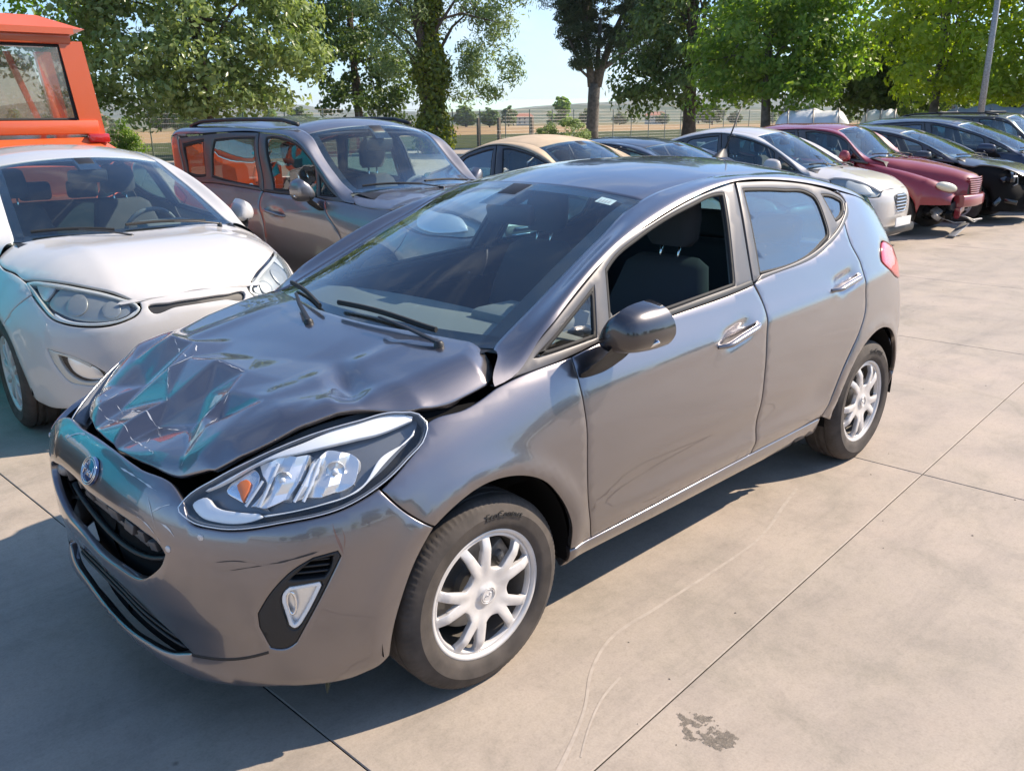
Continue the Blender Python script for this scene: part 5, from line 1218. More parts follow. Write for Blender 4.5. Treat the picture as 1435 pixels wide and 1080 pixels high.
def concrete():
    m, n, l, b, P = posmat('worn_concrete')
    big = noise(n, l, P, .55, 5, .55, .6); mid = noise(n, l, P, 3.1, 8, .68, .3); fine = noise(n, l, P, 130, 3, .6)
    c = ramp(n, l, big, [(.28, (.312,.266,.222)), (.5, (.360,.306,.256)), (.72, (.395,.328,.276))])
    c = mixc(n, l, .65, c, ramp(n, l, mid, [(.25, (.62,.63,.63)), (.5, (.97,.97,.96)), (.78, (1.16,1.15,1.12))]), 'MULTIPLY')
    mp = n.new('ShaderNodeMapping'); mp.inputs['Rotation'].default_value = (0, 0, R_(-20)); mp.inputs['Scale'].default_value = (.28, 2.4, 1); l.new(P, mp.inputs['Vector'])
    st = noise(n, l, mp.outputs[0], 1.0, 7, .7, .4)
    c = mixc(n, l, 1.0, c, ramp(n, l, st, [(.30, (.80,.81,.82)), (.46, (1,1,1)), (.80, (1.07,1.05,1.02))]), 'MULTIPLY')
    sm = noise(n, l, P, 1.35, 10, .74, 1.2)
    c = mixc(n, l, .55, c, ramp(n, l, sm, [(.36, (.70,.735,.70)), (.47, (.95,.96,.94)), (.56, (1,1,1)), (.75, (1.05,1.02,1.0))]), 'MULTIPLY')
    gr = noise(n, l, P, 38, 6, .75)
    c = mixc(n, l, .5, c, ramp(n, l, gr, [(.30, (.74,.74,.72)), (.48, (1,1,1)), (.72, (1.10,1.09,1.07))]), 'MULTIPLY')
    v = n.new('ShaderNodeTexVoronoi'); v.inputs['Scale'].default_value = 2.3; l.new(P, v.inputs['Vector'])
    sp = ramp(n, l, v.outputs['Distance'], [(.012, (.22,.20,.17)), (.03, (1,1,1))])
    c = mixc(n, l, .8, c, sp, 'MULTIPLY')
    c = mixc(n, l, .35, c, ramp(n, l, fine, [(.3, (.70,.70,.70)), (.6, (1.08,1.08,1.08))]), 'MULTIPLY')
    l.new(c, b.inputs['Base Color'])
    rr = n.new('ShaderNodeMapRange'); rr.inputs[1].default_value = .3; rr.inputs[2].default_value = .7; rr.inputs[3].default_value = .62; rr.inputs[4].default_value = .85; l.new(mid, rr.inputs[0]); l.new(rr.outputs[0], b.inputs['Roughness'])
    bp = n.new('ShaderNodeBump'); bp.inputs['Strength'].default_value = .22; bp.inputs['Distance'].default_value = .002; l.new(fine, bp.inputs['Height']); l.new(bp.outputs[0], b.inputs['Normal'])
    b.inputs['Specular IOR Level'].default_value = .35
    return m
M_['concrete'] = concrete()
M_['joint'] = pbr('joint_dirt', (.045,.038,.030), .95)
def fieldmat(name, stops, scale, streak=1.0, bump=0):
    m, n, l, b, P = posmat(name)
    mp = n.new('ShaderNodeMapping'); mp.inputs['Scale'].default_value = (1, streak, 1); l.new(P, mp.inputs['Vector'])
    f = noise(n, l, mp.outputs[0], scale, 8, .7); l.new(ramp(n, l, f, stops), b.inputs['Base Color']); b.inputs['Roughness'].default_value = .95; b.inputs['Specular IOR Level'].default_value = .1
    return m
M_['terrain'] = fieldmat('farmland', [(.3, (.10,.11,.035)), (.5, (.20,.16,.075)), (.7, (.09,.12,.04))], .012)
M_['weeds'] = fieldmat('rough_grass', [(.3, (.030,.042,.014)), (.55, (.060,.070,.022)), (.75, (.13,.11,.045))], .9)
M_['stubble'] = fieldmat('dry_stubble', [(.3, (.25,.165,.075)), (.5, (.33,.22,.11)), (.72, (.20,.14,.06))], .35)
DL = R_(3.41); U_ = np.array([math.cos(DL), math.sin(DL)]); N_ = np.array([-math.sin(DL), math.cos(DL)])
def uv(a, c): return U_*a+N_*c
def sheet(name, pts, z, mat):
    me = mesh(name, [(p[0], p[1], z) for p in pts], [tuple(range(len(pts)))], mat, False)
    if me.polygons[0].normal.z < 0: me.flip_normals()
    return tag(obj(name, me), None, None, None, 'structure')
m = MB(); R0 = 7000; k = 96
V = [(0, 0, -.10)]+[(r*math.cos(2*math.pi*j/k), r*math.sin(2*math.pi*j/k), -.10) for r in (150, 700, 2500, R0) for j in range(k)]
F = [(0, 1+j, 1+(j+1) % k) for j in range(k)]+[(1+i*k+j, 1+(i+1)*k+j, 1+(i+1)*k+(j+1) % k, 1+i*k+(j+1) % k) for i in range(3) for j in range(k)]
tag(obj('ground', mesh('ground', V, F, M_['terrain'], False)), None, None, None, 'structure')
sheet('grass_strip', [uv(a, c) for a, c in ((-170, -40), (90, -40), (90, -92), (-170, -92))], -.06, M_['weeds'])
sheet('stubble_field', [uv(a, c) for a, c in ((-330, -92), (190, -92), (190, -330), (-330, -330))], -.06, M_['stubble'])
yard = sheet('concrete_yard', [uv(a, c) for a, c in ((-120, -40), (40, -40), (40, 45), (-120, 45))], -.014, M_['concrete'])
# slabs near the camera, 8 mm joints between them
LX = [.53]
while LX[-1] < 12: LX.append(LX[-1]+2.98)
left_ = [.53, -2.45]
while left_[-1] > -30: left_.append(left_[-1]-2.69)
edges_a = sorted(set([round(v, 3) for v in left_+LX])); edges_c = [1.29+4.5*k_ for k_ in range(-4, 4)]
_slab = {}
for a0, a1 in zip(edges_a[:-1], edges_a[1:]):
    for c0, c1 in zip(edges_c[:-1], edges_c[1:]):
        w, h = round(a1-a0, 2), round(c1-c0, 2)
        if (w, h) not in _slab:
            g = .0018; x0, x1, y0, y1 = -w/2+g, w/2-g, -h/2+g, h/2-g; e = .003
            V = [(x0+e, y0+e, 0), (x1-e, y0+e, 0), (x1-e, y1-e, 0), (x0+e, y1-e, 0), (x0, y0, -e), (x1, y0, -e), (x1, y1, -e), (x0, y1, -e), (x0, y0, -.013), (x1, y0, -.013), (x1, y1, -.013), (x0, y1, -.013)]
            F = [(0,1,2,3)]+[(i+4, (i+1) % 4+4, (i+1) % 4, i) for i in range(4)]+[(i+8, (i+1) % 4+8, (i+1) % 4+4, i+4) for i in range(4)]
            _slab[(w, h)] = mesh('slab', V, F, [M_['concrete'], M_['joint']], False, [0]+[0]*4+[1]*4)
        p = uv((a0+a1)/2, (c0+c1)/2); obj('slab', _slab[(w, h)], yard, (p[0], p[1], 0), (0, 0, DL))
M_['palestain'] = pbr('lime_wash_mark', (.372,.318,.266), .8, var=.12, vscale=30)
def ribbon(name, pts, w, z, mat):
    P = spline([tuple(p) for p in pts], .03); t = np.gradient(P, axis=0); t /= np.linalg.norm(t, axis=1)[:, None]; nn = np.stack([-t[:, 1], t[:, 0]], 1)
    ww = w*(.35+1.1*vnoise(np.arange(len(P))*.11, np.zeros(len(P)), 4))[:, None]
    G = np.stack([np.c_[P-nn*ww/2, np.full(len(P), z)], np.c_[P+nn*ww/2, np.full(len(P), z)]], 1)
    o = grid(name, G, mat, None, False); return tag(o, None, None, None, 'structure')
ribbon('dried_water_mark', [(.14,1.24),(-.12,1.113),(-.257,1.018),(-.407,.955),(-.70,.945),(-1.044,.945),(-1.4,.93),(-1.771,.842),(-1.95,.80)], .011, .0012, M_['palestain'])
ribbon('dried_water_mark', [(-.30,1.10),(-.20,1.12),(-.06,1.18),(.04,1.24)], .007, .0012, M_['palestain'])
M_['oil'] = pbr('dark_oil_crust', (.175,.150,.120), .9, var=.3, vscale=60)
rng = random.Random(3); m = MB(); nst = 0
gx, gy = np.meshgrid(np.arange(-.12, .12, .0026), np.arange(-.15, .15, .0026), indexing='ij')
fal = np.hypot(gx/.062, gy/.080); nz = .55*vnoise(gx*55+7, gy*55+3, 2)+.30*vnoise(gx*130, gy*130, 5)+.15*vnoise(gx*300, gy*300, 6)
keep = nz > .46+.26*np.abs(fal-.72)+.5*np.clip(fal-.9, 0, 9)
for x, y in zip(gx[keep], gy[keep]):      # crust flakes
    s_ = rng.uniform(.0011, .0021); nst += 1; ph = rng.random()*6; x += rng.gauss(0, .0006); y += rng.gauss(0, .0006)
    m.add([(-.285+x+s_*rng.uniform(.6,1.3)*math.cos(ph+j*1.257), 1.412+y+s_*rng.uniform(.6,1.3)*math.sin(ph+j*1.257), .0010+nst*3e-7) for j in range(5)], [(0,1,2,3,4)])
tag(m.build('oil_stain', M_['oil'], None, False, fix=False), 'small dark crusty oil stain on the concrete in front', 'stain', None, 'stuff')
m = MB()
for i in range(150):
    x = rng.uniform(-9, .6); y = rng.uniform(.9, 4.5) if x > -3 else rng.uniform(-1.6, 5); s_ = rng.uniform(.0015, .0055)
    m.add([(x+s_*math.cos(j*1.257+i)*rng.uniform(.6, 1.2), y+s_*math.sin(j*1.257+i)*rng.uniform(.6, 1.2), .001) for j in range(5)]+[(x, y, .001+s_*.6)], [(j, (j+1) % 5, 5) for j in range(5)])
tag(m.build('grit', M_['oil'], None, False), 'scattered dark grit on the concrete yard', None, None, 'stuff')
# ---------------------------------------------------------------- foliage
def leafmat(name, lo, hi, trans=.45, rough=.45):
    m, n, l, b = newmat(name); out = n['Material Output']
    g = n.new('ShaderNodeNewGeometry'); c = ramp(n, l, g.outputs['Random Per Island'], [(0, lo), (.55, tuple((a+b_)/2 for a, b_ in zip(lo, hi))), (1, hi)])
    l.new(c, b.inputs['Base Color']); b.inputs['Roughness'].default_value = rough; b.inputs['Specular IOR Level'].default_value = .45
    t = n.new('ShaderNodeBsdfTranslucent'); hs = n.new('ShaderNodeHueSaturation'); hs.inputs['Hue'].default_value = .487; hs.inputs['Saturation'].default_value = 1.15; hs.inputs['Value'].default_value = 1.7
    l.new(c, hs.inputs['Color']); l.new(hs.outputs[0], t.inputs[0])
    mx = n.new('ShaderNodeMixShader'); mx.inputs[0].default_value = trans; l.new(b.outputs[0], mx.inputs[1]); l.new(t.outputs[0], mx.inputs[2]); l.new(mx.outputs[0], out.inputs['Surface'])
    return m
M_['leaf_broad'] = leafmat('broad_leaf', (.105,.165,.036), (.265,.330,.125), .42, .30)
M_['leaf_mid'] = leafmat('mid_green_leaf', (.085,.175,.026), (.215,.320,.062), .55)
M_['leaf_dark'] = leafmat('dark_green_leaf', (.055,.105,.022), (.135,.195,.048), .42)
M_['leaf_lime'] = leafmat('yellow_green_leaf', (.185,.285,.028), (.345,.430,.070), .60)
M_['leaf_willow'] = leafmat('grey_green_leaf', (.125,.190,.065), (.260,.325,.140), .48)
M_['needle'] = leafmat('pine_needle', (.032,.062,.020), (.078,.115,.036), .22, .55)
M_['ivy'] = leafmat('ivy_leaf', (.085,.125,.015), (.240,.275,.032), .45, .35)
M_['bark'] = pbr('rough_bark', (.085,.062,.045), .95, bump=1.0, bscale=9, var=.4, vscale=6)
M_['bark_grey'] = pbr('grey_bark', (.12,.105,.085), .95, bump=.8, bscale=9, var=.4, vscale=6)
def leafmesh(name, C, Nn, size, mat, aspect=.55, rs=None):
    """one folded leaf per centre"""
    n = len(C); rs = rs or np.random.RandomState(1)
    Nn = Nn/(np.linalg.norm(Nn, axis=1)[:, None]+1e-9)
    a = rs.normal(size=(n, 3)); a[:, 2] -= .5; a -= (a*Nn).sum(1)[:, None]*Nn; a /= np.linalg.norm(a, axis=1)[:, None]; b = np.cross(Nn, a)
    L = size*rs.uniform(.65, 1.35, n)[:, None]; Wd = L*aspect
    v = np.stack([C-a*L*.5, C+b*Wd*.5+Nn*L*.10, C+a*L*.5, C-b*Wd*.5+Nn*L*.10], 1).reshape(-1, 3)
    me = bpy.data.meshes.new(name); me.vertices.add(4*n); me.vertices.foreach_set('co', v.ravel().astype(np.float32))
    i = np.arange(n)[:, None]*4; li = np.concatenate([i+0, i+1, i+2, i+0, i+2, i+3], 1).ravel()
    me.loops.add(6*n); me.loops.foreach_set('vertex_index', li.astype(np.int32)); me.polygons.add(2*n)
    me.polygons.foreach_set('loop_start', (np.arange(2*n)*3).astype(np.int32)); me.update(calc_edges=True); me.materials.append(mat); return me
def crownpts(blobs, nclump, nleaf, seed, clump=(.5, 1.0), shell=.55, droop=.25, up=.5):
    rs = np.random.RandomState(seed); vol = np.array([b[3]*b[4]*b[5] for b in blobs])**.7; pick = rs.choice(len(blobs), nclump, p=vol/vol.sum()); Bz = np.array(blobs)[pick]
    d = rs.normal(size=(nclump, 3)); d /= np.linalg.norm(d, axis=1)[:, None]; r = (shell+(1-shell)*rs.uniform(0, 1, nclump)**.6)[:, None]
    cc = Bz[:, :3]+d*r*Bz[:, 3:6]*(1+.10*rs.normal(size=(nclump, 1)))
    cr = rs.uniform(*clump, nclump)
    k = rs.randint(0, nclump, nleaf); e = rs.normal(size=(nleaf, 3)); e /= np.linalg.norm(e, axis=1)[:, None]
    q = rs.uniform(.25, 1, nleaf)[:, None]**.5
    P = cc[k]+e*q*cr[k][:, None]*np.array([1, 1, .62]); P[:, 2] -= droop*cr[k]*(q[:, 0]**2)*rs.uniform(0, 1, nleaf)
    N = e*.9+d[k]*.5+rs.normal(size=(nleaf, 3))*.55; N[:, 2] += up
    return P, N, cc, rs
def branches(m, base, top, r, cc, rs, n, k=7, fork=.45):
    base = np.array(base, float); top = np.array(top, float)
    h = np.linspace(0, 1, 9)[:, None]; w = rs.normal(size=3)*.25; w[2] = 0
    tr = base+(top-base)*h+w*np.sin(h*3)*.5
    rad = r*(1-.72*h[:, 0]); rad[0] *= 1.35
    m.tube(tr, rad, 10)
    for i in range(n):
        t = fork+(1-fork)*rs.uniform(0, .95); j = int(t*8); p = tr[j]; c = cc[rs.randint(len(cc))]
        mid = p*.5+c*.5+np.array([0, 0, .12*np.linalg.norm(c-p)]); rr = r*(1-.72*t)*.55
        m.tube([p, p*.72+mid*.28, mid, mid*.5+c*.5, c], [rr, rr*.75, rr*.5, rr*.3, rr*.1], k)
def tree(name, label, px, py, blobs, nclump, nleaf, size, mat, trunk_r=.25, bark='bark', seed=1, clump=(.5, 1.0), nb=14, top=None, group='trees round the yard', fork=.45, **kw):
    t = thing(name, label, 'tree', (px, py, 0), 0, group)
    P, N, cc, rs = crownpts(blobs, nclump, nleaf, seed, clump, **{k: v for k, v in kw.items() if k in ('shell', 'droop', 'up')})
    obj('crown', leafmesh('crown', P, N, size, M_[mat], kw.get('aspect', .55), rs), t)
    m = MB(); zt = top or max(b[2]+b[5]*.6 for b in blobs); branches(m, (0, 0, -.1), (blobs[0][0]*.5, blobs[0][1]*.5, zt), trunk_r, cc, rs, nb, fork=fork)
    m.build('trunk', M_[bark], t, True)
    return t
CX, CY = 1.426, 2.449
def raypt(px, d):
    """ground point at distance d straight below/above photo column px (measured on the horizon)"""
    yaw = 3.9534-math.atan((px-717.5)/1162.7/math.cos(.3065)); return CX+d*math.cos(yaw), CY+d*math.sin(yaw)
def lat(px0, d):               # metres per photo pixel at distance d, and unit vectors across and away
    x, y = raypt(px0, d); f = np.array([x-CX, y-CY])/d; return d/1162.7*1.05, np.array([f[1], -f[0]]), f
def blob(px0, d, dx, dz_px, rx_px, rz_px, deep=None, away=0):
    """crown lobe: dx pixels right of the tree's column, centre dz_px above the horizon, radii in pixels"""
    s_, a, f = lat(px0, d); o = a*dx*s_+f*away
    return (o[0], o[1], 1.63+dz_px*s_, rx_px*s_ if deep is None else rx_px*s_, deep if deep else rx_px*s_*.9, rz_px*s_)
def T(name, label, px, d, lobes, nclump, nleaf, size, mat, **kw):
    x, y = raypt(px, d); return tree(name, label, x, y, [blob(px, d, *l) for l in lobes], nclump, nleaf, size, mat, **kw)
T('plane_tree', 'broad leafy tree hanging over behind the orange cab', 60, 44, [(0,150,130,95),(80,95,55,60),(-120,130,120,110),(95,60,30,26)], 170, 15225, .30, 'leaf_mid', trunk_r=.35, seed=11, clump=(.6,1.2))
T('sycamore_tree', 'big sunlit broad-leaved tree with pale leaves behind the white hatchback', 335, 41, [(0,125,150,105),(-70,95,85,80),(85,105,75,95),(0,200,130,70),(10,45,70,32),(-95,60,45,45),(95,50,45,40)], 300, 24650, .29, 'leaf_broad', trunk_r=.35, seed=12, clump=(.6,1.2), top=7)
T('dark_ash_tree', 'dark shaded tree between the broad-leaved tree and the ivy-clad trunk', 530, 56, [(0,140,70,110),(-40,80,50,70),(40,70,45,70),(0,210,80,60),(10,30,50,24)], 190, 18125, .30, 'leaf_dark', trunk_r=.30, seed=13, clump=(.6,1.3), bark='bark')
ivy = T('ivy_clad_tree', 'tall tree with an ivy-covered trunk and feathery drooping leaves', 622, 50, [(-30,160,60,70),(55,120,50,45),(70,75,40,40),(80,165,45,45),(40,55,30,28),(-40,100,40,60),(0,210,90,50)], 150, 18850, .26, 'leaf_willow', trunk_r=.42, seed=14, clump=(.5,1.0), top=11, droop=.8, aspect=.32)
rs = np.random.RandomState(5); n = 9000; h = rs.uniform(0, 1, n)**.85*9.2; a = rs.uniform(0, 6.283, n); r = (.55+.30*np.sin(h*1.7)+.18*rs.normal(size=n))*(1.15-.05*h)+.45*np.exp(-((h-3)/1.6)**2)*rs.uniform(0, 1, n)
P = np.stack([r*np.cos(a), r*np.sin(a), h-.05], 1); N = np.stack([np.cos(a), np.sin(a), .4+0*a], 1)+rs.normal(size=(n, 3))*.5
obj('ivy', leafmesh('ivy', P, N, .24, M_['ivy'], .8, rs), ivy)
# umbrella pine: clean forked trunk, needle tufts
px, py = raypt(826, 62); pine = thing('stone_pine', 'dark umbrella pine with a bare forked trunk, standing alone against the sky', 'tree', (px, py, 0), 0, 'trees round the yard')
bl = [blob(826, 62, *l) for l in [(14,130,56,50),(-24,112,28,30),(50,105,36,34),(10,190,66,55),(-14,72,28,14),(-30,155,34,40),(64,150,46,45)]]
P, N, cc, rs = crownpts(bl, 260, 52000, 21, (.45,.95), shell=.35, droop=0, up=.7)
obj('crown', leafmesh('crown', P, N, .34, M_['needle'], .16, rs), pine)
s_, av, fv = lat(826, 62); m = MB()
def pp(dx, dz, aw=0): o = av*dx*s_+fv*aw; return np.array([o[0], o[1], 1.63+dz*s_])
m.tube([pp(-2,-40),pp(-2,-10),pp(-1,20),pp(0,45)], [.50,.44,.42,.42], 12); m.tube([pp(-3,42),pp(-6,62),pp(-10,85),pp(-14,115),pp(-8,150)], [.33,.27,.24,.2,.12], 9); m.tube([pp(3,42),pp(8,62),pp(16,85),pp(26,110),pp(40,140)], [.34,.27,.24,.18,.1], 9)
m.tube([pp(8,62),pp(24,72),pp(40,84),pp(60,100)], [.2,.17,.13,.08], 8); m.tube([pp(-6,62),pp(-22,78),pp(-34,100)], [.16,.12,.07], 8); m.tube([pp(2,48),pp(4,80),pp(6,120)], [.2,.16,.1], 8); m.tube([pp(-4,50),pp(-16,60),pp(-24,72)], [.12,.09,.05], 7)
m.build('trunk', M_['bark_grey'], pine, True)
T('dark_oak_tree', 'tall dark green tree right of the umbrella pine', 948, 50, [(0,120,75,75),(-55,75,40,55),(50,80,60,60),(0,190,90,60),(-62,40,25,30),(10,40,60,26)], 230, 21750, .30, 'leaf_dark', trunk_r=.40, seed=15, clump=(.6,1.2))
T('maple_tree', 'leafy green tree with a leaning stem behind the black saloon', 1050, 36, [(0,95,90,60),(-50,60,50,48),(45,110,70,55),(70,60,45,42),(0,150,90,45),(15,40,60,26)], 230, 16500, .25, 'leaf_mid', trunk_r=.22, bark='bark_grey', seed=16, clump=(.45,.95))
T('laurel_tree', 'dense shaded dark tree behind the wine red car', 1195, 40, [(0,60,55,50),(-20,35,42,26),(25,90,45,45),(30,30,50,22)], 130, 14500, .26, 'leaf_dark', trunk_r=.20, seed=17, clump=(.5,.9))
T('lime_tree', 'bright yellow-green tree left of the lamp post', 1255, 33, [(0,110,62,60),(-45,120,45,48),(45,90,45,60),(10,165,80,45),(-5,50,50,36),(45,45,45,34)], 230, 12500, .22, 'leaf_lime', trunk_r=.18, bark='bark_grey', seed=18, clump=(.4,.85), aspect=.5)
T('young_lime_tree', 'yellow-green tree at the picture edge, right of the lamp post', 1390, 31, [(0,95,60,60),(-45,70,40,50),(50,80,60,60),(0,150,90,45),(-20,45,50,28),(40,40,50,26)], 210, 11500, .21, 'leaf_lime', trunk_r=.16, bark='bark_grey', seed=19, clump=(.4,.8), aspect=.45)
T('feathery_tree', 'thin grey-green tree beyond the edge, past the lamp post', 1500, 34, [(0,90,80,70),(-40,130,70,50),(20,40,70,30)], 120, 9000, .20, 'leaf_willow', trunk_r=.16, bark='bark_grey', seed=20, clump=(.4,.9), aspect=.4)
def bush(name, label, px, d, lobes, nl, size, mat, seed, cat='shrub', group='shrubs along the fence'):
    x, y = raypt(px, d); t = thing(name, label, cat, (x, y, 0), 0, group)
    P, N, cc, rs = crownpts([blob(px, d, *l) for l in lobes], 40, nl, seed, (.25,.5)); P[:, 2] = np.maximum(P[:, 2], .02)
    obj('foliage', leafmesh('foliage', P, N, size, M_[mat], .5, rs), t)
    m = MB()
    for c in cc[:8]: m.tube([(0, 0, -.05), tuple(c*.5), tuple(c)], [.03, .02, .008], 6)
    m.build('stem', M_['bark'], t, True)
bush('pale_bush', 'pale dusty bush at the foot of the umbrella pine', 790, 57, [(0,-12,32,16),(20,-6,18,14),(-30,-18,24,10)], 5000, .16, 'leaf_willow', 31)
bush('weed_bush', 'rough weeds by the wire fence behind the white hatchback', 222, 47, [(0,-12,14,22),(10,-22,14,12)], 2500, .16, 'leaf_mid', 32)
bush('weed_bush', 'low weeds beside the orange cab', 168, 44, [(0,-18,16,14)], 1800, .16, 'leaf_mid', 33)
bush('dark_bush', 'dark low bush under the yellow-green trees', 1290, 38, [(0,5,70,22),(60,0,50,20),(-50,10,30,22)], 9000, .18, 'leaf_dark', 34)
bush('dark_bush', 'dark low bush at the picture edge, behind the pale silver car', 1400, 36, [(0,5,60,24),(50,10,50,28)], 8000, .18, 'leaf_dark', 35)
# ---------------------------------------------------------------- fence
M_['fencepost'] = pbr('green_grey_post', (.16,.19,.17), .6, .2)
fence = thing('wire_fence', 'long wire fence with thin posts between the yard and the field', 'fence')
fp = lambda a: uv(a, -40.6)
pm = MB(); pm.tube([(0, 0, -.1), (0, 0, 2.55)], .035, 8); po = pm.build('post', M_['fencepost'], None, True, 40); pme = po.data; bpy.data.objects.remove(po)
for i in range(46):
    p = fp(8-2.6*i); obj('post', pme, fence, (p[0], p[1], 0))
for i in range(11):
    z = .15+.235*i; m = MB(); a, b = fp(9), fp(-112); m.tube([(a[0], a[1], z), (b[0], b[1], z)], .006, 5); m.build('wire', M_['galv'], fence)
m = MB()
for i in range(1150):
    p = fp(8-.10*i); m.add([(p[0]-.003, p[1], .1), (p[0]+.003, p[1], .1), (p[0]+.003, p[1], 2.5), (p[0]-.003, p[1], 2.5)], [(0,1,2,3)])
o = m.build('mesh_wire', M_['galv'], fence, fix=False); o['kind'] = 'stuff'
wood = pbr('weathered_wood', (.16,.13,.10), .9, bump=.4, bscale=30, var=.3)
for i, px in enumerate((705, 747, 679)):
    x, y = raypt(px, 66); m = MB(); m.box((0, 0, .9), (.22, .22, 2.2), None, .02); tag(m.build('timber_post', wood, None, True, 30, (x, y, 0)), ('grey timber post right of the ivy-clad tree, nearest that tree', 'grey timber post in the dry field, nearest the umbrella pine', 'grey timber post close to the ivy-clad trunk')[(0, 1, 2)[i]], 'post', 'timber posts by the field')
# ---------------------------------------------------------------- far side of the field
rs0 = np.random.RandomState(77)
P, N, cc, rs = crownpts([(0,0,4.6,3.4,3.4,3.2),(1.6,.6,3.6,2.4,2.4,2.2),(-1.8,-.5,3.4,2.4,2.4,2.2)], 60, 2600, 41, (.8,1.5)); far_a = leafmesh('far_crown', P, N, .95, M_['leaf_dark'], .7, rs)
P, N, cc, rs = crownpts([(0,0,6,1.8,1.8,4.6),(0,0,3,2.2,2.2,2.4)], 50, 2000, 42, (.7,1.2)); far_b = leafmesh('far_crown', P, N, .9, M_['leaf_mid'], .7, rs)
m = MB(); m.tube([(0, 0, -.2), (0, 0, 4)], [.28, .16], 7); ft_ = m.build('far_trunk', M_['bark'], None, True); ftm = ft_.data; bpy.data.objects.remove(ft_)
for i in range(86):
    px = rs0.uniform(-60, 1500); d = rs0.uniform(300, 620); x, y = raypt(px, d); s_ = rs0.uniform(.6, 1.25)
    t = thing('field_tree', 'small distant tree beyond the dry field', 'tree', (x, y, -.1), rs0.uniform(0, 6), 'distant trees beyond the field', (s_*rs0.uniform(.9, 1.5), s_*rs0.uniform(.9, 1.5), s_))
    obj('crown', (far_a, far_b)[i % 3 == 0], t); obj('trunk', ftm, t)
def house(px, d, w, h, dp, wall, roof, label, rot=0):
    x, y = raypt(px, d); t = thing('farmhouse', label, 'house', (x, y, -.1), math.atan2(y-CY, x-CX)+math.pi/2+rot, 'far houses')
    m = MB(); m.box((0, 0, h/2), (w, dp, h)); m.build('wall', wall, t)
    m = MB(); e = .5; m.add([(-w/2-e, -dp/2-e, h), (w/2+e, -dp/2-e, h), (w/2+e, dp/2+e, h), (-w/2-e, dp/2+e, h), (-w/2*.6, 0, h*1.42), (w/2*.6, 0, h*1.42)], [(0,1,5,4), (1,2,5), (2,3,4,5), (3,0,4), (0,3,2,1)]); m.build('roof', roof, t)
    for k in (-.3, 0, .3):
        for zz in ((.3, .72) if h > 4 else (.45,)):
            m = MB(); m.box((k*w, dp/2+.02, h*zz), (.9, .08, 1.3)); m.build('window', M_['gloss'], t); m = MB(); m.box((k*w, -dp/2-.02, h*zz), (.9, .08, 1.3)); m.build('window', M_['gloss'], t)
cream = pbr('cream_render', (.52,.45,.36), .9); tiles = pbr('clay_tiles', (.34,.14,.085), .85, var=.2, vscale=2)
house(186, 330, 11, 4.6, 8, cream, tiles, 'far farmhouse with a red tiled roof, between the orange cab and the off-roader')
house(152, 380, 9, 4.0, 7, cream, tiles, 'low far house just beside the orange cab')
house(905, 480, 12, 4.5, 8, cream, tiles, 'far cream house beyond the field, right of the umbrella pine')
house(738, 520, 10, 5, 8, cream, tiles, 'far house among trees, left of the umbrella pine')
# hills
M_['hill'] = fieldmat('hill_farmland', [(.3, (.030,.048,.016)), (.48, (.055,.075,.024)), (.6, (.14,.125,.055)), (.75, (.045,.065,.02))], .006)
def hills(name, d0, d1, peaks, seed, base=10):
    az = np.linspace(-.95, 1.0, 150); dd = np.linspace(0, 1, 14); G = np.zeros((len(az), len(dd), 3))
    for i, a in enumerate(az):
        yaw = 3.9534-a; px = 717.5+1162.7*math.cos(.3065)*math.tan(a) if abs(a) < 1.3 else 0
        hpx = base+sum(h*math.exp(-((px-c)/w)**2) for c, w, h in peaks)
        for j, t in enumerate(dd):
            d = d0+(d1-d0)*t; hh = d1/1220*hpx*math.sin(math.pi*.5*min(1, t*1.25))**1.5*(1+.25*(vnoise(np.array(px*.02), np.array(t*3+.5), seed)-.5)) if t < .95 else d1/1220*hpx*.6
            G[i, j] = (CX+d*math.cos(yaw), CY+d*math.sin(yaw), -.3+float(hh))
    tag(grid(name, G, M_['hill'], None, True), None, None, None, 'structure')
hills('hill', 1500, 2600, [(795,70,13),(700,60,6),(910,60,9),(1000,120,8),(600,100,4)], 3, 7)
hills('mountain', 3000, 4800, [(235,110,20),(60,130,14),(420,160,14),(900,200,16),(1150,200,18),(1400,160,16)], 8, 9)
# ---------------------------------------------------------------- lamp post, covered vehicles, orange cab
x, y = raypt(1318, 27); lp = thing('lamp_post', 'tall grey metal lamp post in front of the yellow-green trees', 'lamp post', (x, y, 0))
m = MB(); m.tube([(0,0,0), (0,0,3), (0,0,8.5)], [.095, .08, .05], 14); m.build('pole', M_['galv'], lp, True)
m = MB(); m.tube([(0,0,8.4), (.5,.2,8.6), (1.0,.4,8.62)], .035, 8); m.build('arm', M_['galv'], lp, True)
m = MB(); m.box((1.2,.48,8.6), (.6,.24,.10), Matrix.Rotation(.38, 3, 'Z'), .03); m.build('lamp_head', M_['galv'], lp, True, 40)
m = MB(); m.box((0,0,0), (.30,.20,.16), None, .03); m.tube([(-.2,0,0), (.02,0,0)], .03, 8); m.build('floodlight', M_['sticker'], lp, True, 40, (.02*fvx if False else .12, .10, 4.75), (0, 0, 1.2))
M_['tarp'] = pbr('white_plastic_wrap', (.70,.71,.72), .35, bump=.5, bscale=6)
M_['greytarp'] = pbr('grey_tarpaulin', (.20,.22,.22), .6, bump=.5, bscale=4)
